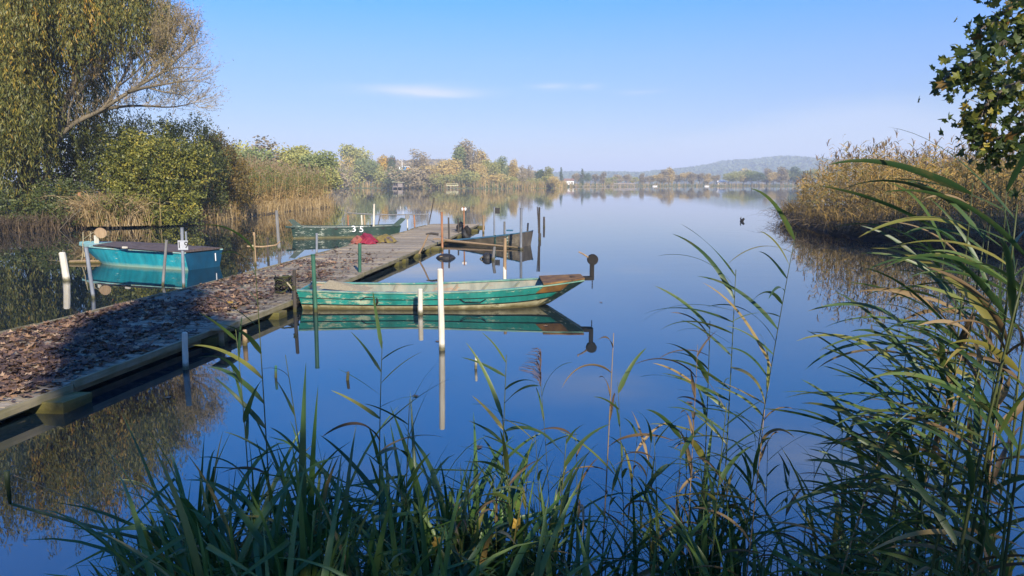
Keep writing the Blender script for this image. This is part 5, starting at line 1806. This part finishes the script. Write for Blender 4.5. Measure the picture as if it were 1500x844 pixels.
for p_ in MASS:
    v, f = LV[random.randrange(6)]
    m_ = np.array(Matrix.Rotation(U(0, 6.28), 3, 'Z') @ Matrix.Rotation(2.2 + U(-1, 1), 3, 'X') @ Matrix.Rotation(U(-.8, .8), 3, 'Y'))
    VV.append(v @ m_.T * U(.05, .085) + np.array(p_))
    FF.append(f + off)
    RR.append(np.full(len(f), random.random()))
    off += len(v)
link('leaf_mass', np_mesh('leaf_mass', np.concatenate(VV), np.concatenate(FF), M['maple_mass'], np.concatenate(RR)), mp_)['kind'] = 'stuff'
lobes = [(1.4, .6, 4.5, 2.2, 2.0, 1.3), (.6, 0, 6.2, 2.6, 2.4, 1.6), (.4, .8, 8.2, 2.2, 2.2, 1.5), (2.2, 1.5, 6.5, 2.0, 2.0, 1.5), (0, 0, 9.6, 1.3, 1.3, 1.0)]
C, d, k = lobes_points(lobes, 9000, .4)
V, F, rn = leaf_quads(C, unit(rng.normal(0, 1, (len(C), 3))), rng.uniform(.12, .2, len(C)), .13, rng.random(len(C)))
link('crown', np_mesh('crown', V, F, M['maple_mass'], rn), mp_)['kind'] = 'stuff'

# ------------------------------------------------------------------ trees on the near bank behind the viewer, whose shade falls on the foreground
def shade_tree(x_, y_, hgt, lobes, n, label):
    t_ = thing('bank_tree', label, 'tree', (x_, y_, .4), 0, 'trees on the near bank behind the viewer')
    m_ = MB()
    limb(m_, [(0, 0, -.6), (.1, 0, hgt * .3), (0, .1, hgt * .6), (.1, 0, hgt * .85)], .25, .06, 8)
    for lo in lobes:
        limb(m_, [(0, 0, lo[2] * .55), (lo[0] * .5, lo[1] * .5, lo[2] * .8), lo[:3]], .09, .02, 5)
    m_.build('trunk', M['bark'], t_, True)
    C, d, k = lobes_points(lobes, n, .25)
    V, F, rn = leaf_quads(C, unit(rng.normal(0, 1, (n, 3))), rng.uniform(.16, .28, n), .17, rng.random(n))
    link('crown', np_mesh('crown', V, F, M['maple_mass'], rn), t_)['kind'] = 'stuff'


shade_tree(1.9, -7.5, 8, [(0, 0, 4.6, 1.7, 1.6, 1.4), (-1.2, .3, 5.1, 1.4, 1.3, 1.2), (1.2, 0, 4.7, 1.6, 1.5, 1.4), (.2, 0, 6.1, 1.3, 1.2, .6)], 3600, 'leafy bank tree standing straight behind the viewer')
shade_tree(5.3, -7.2, 8, [(0, 0, 4.6, 1.7, 1.6, 1.4), (1.4, .3, 4.9, 1.4, 1.4, 1.2), (-1.2, 0, 4.9, 1.5, 1.4, 1.3)], 3400, 'leafy bank tree right behind the viewer')
shade_tree(1.8, -11.5, 15, [(0, 0, 12.0, .85, .9, 1.3), (.35, 0, 10.7, .8, .8, .9), (.8, 0, 11.6, .6, .7, .8), (.1, 0, 13.6, .6, .7, .7)], 4800, 'tall narrow bank tree farther behind the viewer')
for k_, (x_, y_) in enumerate(((18.5, 12.5), (22.5, 13.5), (27, 15), (31.5, 17))):
    shade_tree(x_, y_, 11, [(0, 0, 6.0, 2.4, 2.0, 2.4), (1.2, .4, 8.0, 1.9, 1.7, 1.6), (-1.1, 0, 7.4, 1.8, 1.7, 1.6), (0, 0, 9.6, 1.4, 1.4, 1.1)], 9000, '%s bank tree from the lake, standing outside the right edge' % ordinal(k_ + 1))

# ------------------------------------------------------------------ foreground reeds and sedge
def blade_mesh(name, ang, width, mat, fold=.25, prof=None, twist=0.0, roll=0.0):
    """a unit-length leaf in the XZ plane; ang(s) is the angle from the vertical, width(s) its breadth"""
    n_ = 12
    p = Vector((0, 0, 0))
    V_, F_ = [], []
    for i in range(n_ + 1):
        s_ = i / n_
        a = ang(s_)
        t_ = Vector((math.sin(a), 0, math.cos(a)))
        nrm = Vector((-math.cos(a), 0, math.sin(a)))
        tw = roll + twist * s_
        side = Vector((0, 1, 0)) * math.cos(tw) + nrm * math.sin(tw)
        nn = nrm * math.cos(tw) - Vector((0, 1, 0)) * math.sin(tw)
        w_ = width(s_) * .5
        V_ += [p - side * w_ + nn * w_ * fold, p, p + side * w_ + nn * w_ * fold]
        p = p + t_ / n_
    for i in range(n_):
        for e in (0, 1):
            F_.append((i * 3 + e, i * 3 + e + 1, (i + 1) * 3 + e + 1, (i + 1) * 3 + e))
    return np_mesh(name, [tuple(v) for v in V_], F_, mat, smooth=True)


def sedge_w(w):
    return lambda s: w * (min(1, .55 + s * 1.4)) * (1 - s ** 3.2) ** .9 + .0008


def reed_w(w):
    return lambda s: w * min(1, .25 + s * 5.5) * (1 - s) ** .62 * 1.12 + .001


sed = []
for v in range(30):
    l0, cv, pw = U(.0, .42), U(.3, 2.1), U(1.3, 2.6)
    if v % 3 == 2:                           # kinked blades
        sbk, kink = U(.45, .75), U(1.1, 2.2)
        f_ = (lambda l0, sbk, kink: lambda s: l0 + .15 * s + (kink if s > sbk else 0))(l0, sbk, kink)
    else:
        f_ = (lambda l0, cv, pw: lambda s: l0 + cv * s ** pw)(l0, cv, pw)
    sed.append(blade_mesh('blade', f_, sedge_w(U(.017, .032)), M['sedge'], .35, twist=U(-1.2, 1.2)))
broad = [blade_mesh('blade', (lambda l0, cv: lambda s: l0 + cv * s ** 2)(U(0, .12), U(.05, .5)), sedge_w(.026), M['broad'], .3, twist=U(-.5, .5)) for _ in range(5)]
rlf = [blade_mesh('leaf', (lambda a0, cv, pw: lambda s: a0 + cv * s ** pw)(U(.55, .95), U(.5, 1.35), U(.8, 1.8)), reed_w(U(.055, .085)), M['reedleaf'], .22, twist=U(-.9, .9), roll=U(-.8, .8)) for _ in range(16)]
rlf_dry = [blade_mesh('leaf', (lambda a0, cv: lambda s: a0 + cv * s)(U(.6, 1.1), U(.6, 1.9)), reed_w(U(.04, .06)), M['reedleaf_dry'], .5, twist=U(-2.5, 2.5)) for _ in range(6)]
# nearly straight leaves lifted by the breeze
rlf_up = [blade_mesh('leaf', (lambda a0, cv: lambda s: a0 + cv * s ** 1.6)(U(.5, 1.05), U(.2, .65)), reed_w(U(.05, .075)), M['reedleaf'], .2, twist=U(-.8, .8), roll=U(-.8, .8)) for _ in range(10)]


rlf_side = [blade_mesh('leaf', (lambda a0, cv, pw: lambda s: a0 + cv * s ** pw)(U(.6, 1.3), U(.4, 1.5), U(.8, 2.2)), reed_w(U(.036, .055)), M['reedleaf'], .18, twist=U(-1.2, 1.2), roll=U(-1.1, 1.1)) for _ in range(22)]


def gx(px, D):
    return (px - 750) / FPX * D * 1.03


# sedge tufts along the near edge
TUFT = []
for px in range(165, 1490, 27):
    for rep in range(2):
        p_ = px + U(-18, 18)
        D = U(2.45, 3.55)
        if p_ < 250:
            D = U(2.9, 3.3)
        TUFT.append((p_, D))
TUFT.sort()
for i, (px, D) in enumerate(TUFT):
    left = px < 700
    hgt = U(.8, 1.1) if 210 < px < 700 else U(.6, .92)
    if px < 210:
        hgt = U(.5, .7)
    t_ = thing('sedge_tuft', 'dark green arching sedge tuft, %s from left along the bottom edge' % ordinal(i + 1), 'sedge', (gx(px, D), D, -.04), U(0, 6.28), 'sedge tufts on the near bank')
    for k in range(random.randrange(26, 36) if left else random.randrange(15, 22)):
        o = link('blade', sed[random.randrange(30)], t_)
        o.location = (U(-.09, .09), U(-.09, .09), 0)
        o.rotation_euler = (U(-.12, .12), U(-.12, .12), U(0, 6.28))
        s_ = hgt * U(.6, 1.25)
        o.scale = (s_, s_ * U(.8, 1.3), s_)

# single broad blades that stand out
for i, (px, pyt, D, wd, yaw, lab) in enumerate(((441, 560, 3.0, 1.35, 1.5, 'tall upright broad blade, the widest in the lower left foreground'), (497, 652, 2.9, 1.0, 1.3, 'broad green blade right of the tallest wide one'), (620, 600, 3.2, .8, 1.8, 'narrow upright blade standing under the white post'), (1052, 700, 3.0, 1.0, 1.4, 'upright broad blade in the lower right foreground'), (835, 690, 3.0, 1.0, .9, 'dark blade crossing another below the dry stem'), (950, 690, 3.1, .9, 4.2, 'dark blade leaning left below the dry stem'))):
    zt = WD(px, pyt, D)[2]
    t_ = thing('broad_blade', lab, 'blade', (gx(px, D) - .03, D, -.04), yaw, 'broad upright blades')
    o = link('blade', broad[i % 5], t_)
    s_ = (zt + .04) * 1.04
    o.scale = (s_, s_ * wd, s_)


def reed(label, px, tip, D, nl_, leafL, az0=None, spread=.9, s0=.3, dry=False, r=.0045, plume=False, up=False, dtip=0.0, dryleaf=.05, wide=1.0, side=False):
    """one reed: stem from the near bank to the photo point tip, leaves set alternately"""
    b = Vector((gx(px, D), D, -.05))
    tp = Vector(WD(tip[0], tip[1], D + dtip))
    t_ = thing('reed', label, 'reed', b, 0, 'reeds on the near bank')
    d_ = tp - b
    bow = Vector((-d_.x * .25, 0, 0)) + Vector((U(-.03, .03), U(-.03, .03), 0))

    def C_(s):
        return d_ * s + bow * (4 * s * (1 - s)) * .5
    ns = 14
    MB().tube([C_(i / ns) for i in range(ns + 1)], [r * (1 - .65 * i / ns) for i in range(ns + 1)], 6).build('stem', M['culm_dry'] if dry else M['culm'], t_, True)
    for k in range(nl_):
        s_ = s0 + (1 - s0) * (k + .4) / nl_
        if az0 is None:
            a = k * 2.9 + U(-.7, .7)
        else:
            a = az0 + random.choice((-1, 1)) * abs(random.gauss(0, spread))
        isdry = dry or random.random() < dryleaf * (1.8 - s_)
        me = random.choice(rlf_dry if isdry else rlf_side if side else (rlf_up if up or random.random() < .4 else rlf))
        o = link('leaf', me, t_)
        o.location = C_(s_)
        o.rotation_euler = (U(-.3, .3), U(-.25, .2) - (.25 if k == nl_ - 1 else 0), a)
        L_ = leafL * U(.6, 1.25) * (1 - .25 * abs(s_ - .65))
        o.scale = (L_, L_ * wide * U(.85, 1.15), L_)
    if plume:
        m_ = MB()
        for k in range(34):
            a = U(0, 6.28)
            z_ = k / 34
            p0_ = C_(1) + Vector((0, 0, .16 * z_ - .02))
            e_ = Vector((math.cos(a) * .035 - .03, math.sin(a) * .035, .05)) * (1.15 - z_ * .6)
            m_.tube([p0_, p0_ + e_ * .6 + Vector((0, 0, .01)), p0_ + e_ * 1.4 + Vector((-.01, 0, -.02))], [.0022, .002, .001], 3, False)
        m_.build('plume', M['plume'], t_)
    return t_


LEFT, RIGHT = math.pi, 0.0
REEDS = [
    ('slim dark reed with drooping leaves in front of the jetty', 388, (371, 345), 3.3, 10, .38, LEFT, .5, .42, {}),
    ('thin leafless looking reed stem beside the slim dark reed', 352, (345, 480), 3.3, 9, .34, None, .9, .45, dict(dryleaf=.15)),
    ('reed with a folded leaf tip left of the tall broad blade', 452, (418, 520), 3.1, 4, .22, LEFT, .6, .55, {}),
    ('leafy bright reed in front of the green boat stern', 552, (560, 500), 3.2, 19, .36, None, .9, .35, dict(up=True)),
    ('short leafy reed right of the bright one', 585, (600, 585), 3.1, 12, .34, None, .9, .35, {}),
    ('reed with narrow leaves reaching left below the white stub', 735, (742, 520), 3.3, 15, .30, LEFT, 1.2, .35, {}),
    ('slender reed carrying a dark feathery plume', 812, (792, 560), 3.3, 7, .26, None, 1, .4, dict(plume=True, r=.003)),
    ('leafy reed standing left of the plumed reed', 765, (735, 600), 3.0, 15, .32, None, 1, .3, {}),
    ('bushy reed at the centre of the lower edge', 800, (830, 640), 3.0, 16, .32, None, 1, .3, {}),
    ('pale dry reed stem with a hooked leaf right of the plume', 882, (899, 488), 3.2, 7, .32, LEFT, 1.3, .5, dict(dry=True)),
    ('thin green reed right of the dry stem', 930, (905, 560), 3.2, 12, .24, None, 1, .3, dict(r=.003)),
    ('wiry reed with small leaves in the lower centre right', 985, (958, 640), 3.0, 12, .22, None, 1, .3, dict(r=.003)),
    ('tall reed leaning right with leaves sweeping left over open water', 1085, (1166, 340), 3.1, 24, .40, LEFT, .7, .36, dict(side=True, r=.0038)),
    ('tall straight reed with left swept leaves before the tallest one', 1062, (1078, 395), 3.2, 24, .38, LEFT, .7, .35, dict(side=True)),
    ('reed with stacked narrow leaves left of the tall straight reed', 1030, (1040, 470), 3.3, 18, .32, LEFT, .9, .3, dict(dryleaf=.25)),
    ('thin dry reed stem amid the centre right group', 1010, (1022, 505), 3.1, 12, .3, None, 1, .3, dict(dry=True, r=.003)),
    ('short green reed under the stacked leaves', 1050, (1065, 590), 2.9, 15, .32, None, 1, .3, {}),
    ('dry golden reed stem bending right in the lower right', 1090, (1120, 600), 2.9, 10, .30, None, 1.2, .35, dict(dry=True)),
    ('small reed with few leaves alone in the right water', 1260, (1232, 590), 3.2, 10, .22, LEFT, .5, .4, dict(r=.0028)),
    ('drooping reed with long left swept leaves at right', 1330, (1330, 470), 2.8, 13, .48, LEFT, .35, .45, dict(side=True, wide=.8)),
    ('brown dead reed stem leaning right in the lower right', 1215, (1320, 590), 2.7, 13, .30, LEFT, 1.2, .35, dict(side=True, dry=True, r=.006)),
    ('mixed reed behind the dead leaning stem', 1240, (1290, 640), 2.9, 13, .36, None, 1, .3, {}),
    ('thick reed with high bright leaves at the right edge', 1395, (1425, 268), 2.6, 21, .46, LEFT, .9, .40, dict(side=True, r=.007)),
    ('thick leaning reed below the maple branches', 1380, (1445, 330), 2.5, 18, .52, LEFT, .7, .35, dict(side=True, wide=.8, r=.007)),
    ('tall broad leaved reed at the right border', 1440, (1490, 300), 2.4, 18, .50, LEFT, .7, .35, dict(side=True, wide=.8, r=.008)),
    ('heavy reed culm crossing the lower right corner', 1385, (1500, 400), 2.2, 13, .50, LEFT, .8, .4, dict(side=True, wide=.8, r=.009)),
    ('second heavy reed culm beside the lower right corner', 1420, (1512, 350), 2.3, 13, .52, LEFT, .9, .35, dict(side=True, wide=.8, r=.008)),
    ('reed with sagging broad leaves in the right cluster', 1340, (1405, 430), 2.6, 15, .48, LEFT, .7, .3, dict(side=True, r=.006)),
    ('short dark reed at the foot of the right cluster', 1320, (1370, 540), 2.6, 13, .42, LEFT, 1, .3, dict(side=True, r=.005)),
    ('reed with tangled dry leaves in the right corner', 1460, (1480, 480), 2.4, 13, .40, None, 1.2, .25, dict(side=True, dry=True, r=.007)),
    ('outermost reed at the right border with falling leaves', 1490, (1530, 380), 2.3, 15, .52, LEFT, .6, .3, dict(side=True, wide=.8, r=.008)),
    ('middle height reed between the right cluster and open water', 1300, (1352, 520), 2.9, 15, .44, LEFT, .6, .3, dict(side=True, wide=.8)),
    ('low reed filling the lower right corner', 1410, (1440, 600), 2.4, 13, .42, None, 1.2, .25, dict(side=True, r=.006, dryleaf=.3)),
    ('bent reed low at the right edge', 1470, (1465, 620), 2.3, 12, .45, LEFT, 1, .25, dict(side=True, wide=.8, r=.007, dryleaf=.3)),
    ('upright reed behind the right cluster showing lit leaf blades', 1450, (1475, 265), 3.0, 18, .50, None, 1, .4, dict(side=True, r=.006)),
    ('leafy reed at mid height left of the thick bright reed', 1350, (1385, 350), 3.0, 18, .48, LEFT, .7, .4, dict(side=True, r=.005)),
    ('fine leaved reed in the right thicket, first of the filling stems', 1300, (1335, 640), 2.9, 16, 0.40, LEFT, 1.0, .25, dict(side=True, r=.004, wide=.75, dryleaf=.15)),
    ('fine leaved reed in the right thicket, second of the filling stems', 1325, (1390, 480), 2.9, 18, 0.42, LEFT, 1.0, .25, dict(side=True, r=.004, wide=.75, dryleaf=.15)),
    ('fine leaved reed in the right thicket, third of the filling stems', 1365, (1420, 380), 3.0, 20, 0.42, LEFT, 1.0, .25, dict(side=True, r=.004, wide=.75, dryleaf=.15)),
    ('fine leaved reed in the right thicket, fourth of the filling stems', 1395, (1470, 450), 2.8, 18, 0.42, LEFT, 1.0, .25, dict(side=True, r=.004, wide=.75, dryleaf=.15)),
    ('fine leaved reed in the right thicket, fifth of the filling stems', 1430, (1490, 380), 3.0, 20, 0.44, LEFT, 1.0, .25, dict(side=True, r=.004, wide=.75, dryleaf=.15)),
    ('fine leaved reed in the right thicket, sixth of the filling stems', 1455, (1500, 560), 2.5, 16, 0.40, LEFT, 1.0, .25, dict(side=True, r=.004, wide=.75, dryleaf=.15)),
    ('fine leaved reed in the right thicket, seventh of the filling stems', 1375, (1400, 600), 2.7, 16, 0.38, LEFT, 1.0, .25, dict(side=True, r=.004, wide=.75, dryleaf=.15)),
    ('fine leaved reed in the right thicket, eighth of the filling stems', 1480, (1510, 440), 2.7, 18, 0.42, LEFT, 1.0, .25, dict(side=True, r=.004, wide=.75, dryleaf=.15)),
    ('fine leaved reed in the right thicket, ninth of the filling stems', 1340, (1370, 660), 2.6, 14, 0.36, LEFT, 1.0, .25, dict(side=True, r=.004, wide=.75, dryleaf=.15)),
    ('fine leaved reed in the right thicket, tenth of the filling stems', 1420, (1450, 330), 3.1, 20, 0.42, LEFT, 1.0, .25, dict(side=True, r=.004, wide=.75, dryleaf=.15)),
    ('lower crossing reed in the right corner thicket', 1350, (1440, 520), 2.3, 14, .45, LEFT, 1.0, .3, dict(side=True, r=.007, dryleaf=.3)),
    ('brown leaning culm behind the corner thicket', 1330, (1425, 470), 2.7, 12, .38, None, 1.2, .35, dict(side=True, dry=True, r=.006)),
    ('dark reed hugging the right border low down', 1500, (1495, 520), 2.3, 14, .48, LEFT, .9, .25, dict(side=True, r=.008)),
    ('thin reed rising through the right thicket', 1400, (1460, 420), 2.6, 14, .44, LEFT, .9, .3, dict(side=True, r=.005)),
    ('sagging reed before the dead leaning stem', 1270, (1345, 600), 2.7, 13, .44, LEFT, .8, .3, dict(side=True, r=.005)),
]
for lab, px, tip, D, n_, L_, az0, spd, s0_, kw in REEDS:
    reed(lab, px, tip, D, n_, L_, az0, spd, s0_, **kw)
for i in range(22):                          # fillers low in the centre
    px = 660 + i * 30 + U(-12, 12)
    reed('low leafy reed shoot, %s from left in the lower centre and right' % ordinal(i + 1), px, (px + U(-25, 30), U(620, 720)), U(2.9, 3.4), 11, U(.22, .34), None, 1, .25, r=.003, dryleaf=.25)

# bent dead reed lying out over the water in the lower left
t_ = thing('bent_reed', 'bent reed lying out over the water in the lower left corner', 'reed', (gx(205, 3.4), 3.4, 0))
pb_ = np.array([gx(205, 3.4), 3.4, 0])
MB().tube([tuple(np.array(WD(px, py, 3.5)) - pb_) for px, py in ((330, 800), (210, 790), (110, 765), (15, 738))], [.009, .008, .008, .007], 6).build('stem', M['culm'], t_, True)
MB().tube([tuple(np.array(WD(px, py, 3.5)) - pb_) for px, py in ((15, 738), (11, 705), (10, 690))], [.008, .013, .015], 6).build('tip', M['culm'], t_, True)
MB().tube([tuple(np.array(WD(px, py, 3.55)) - pb_) for px, py in ((10, 692), (60, 712), (120, 738), (175, 758))], [.0025, .0025, .002, .0015], 5).build('tendril', M['culm_dry'], t_, True)
for px, py, D, lab in ((642, 800, 2.9, 'yellow maple leaf caught low in the left sedge'), (758, 772, 3.0, 'yellow leaf caught in the centre sedge')):
    o = link('caught_leaf', np_mesh('caught_leaf', LV[3][0] * .5, LV[3][1], M['fallen_yellow']))
    o.location = WD(px, py, D)
    o.rotation_euler = (1.0, .3, U(0, 6))
    o.scale = (.09, .09, .12)
    tag(o, lab, 'leaf', 'yellow leaves caught in the sedge')

# ------------------------------------------------------------------ haze over the lake
t = NT('haze_air')
for nd in list(t.t.nodes):
    if nd.type == 'BSDF_PRINCIPLED':
        t.t.nodes.remove(nd)
pv = t.n('VolumePrincipled')
pv.inputs['Color'].default_value = (.80, .88, 1.0, 1)
pv.inputs['Density'].default_value = .0006
pv.inputs['Anisotropy'].default_value = 0.0
t.l(pv.outputs[0], t.out.inputs['Volume'])
o = MB().box((0, 2200, 58), (9600, 6800, 121.2 + 2)).build('haze', t.m)
tag(o, 'thin bluish morning haze over the lake and hills', 'haze', kind='stuff')
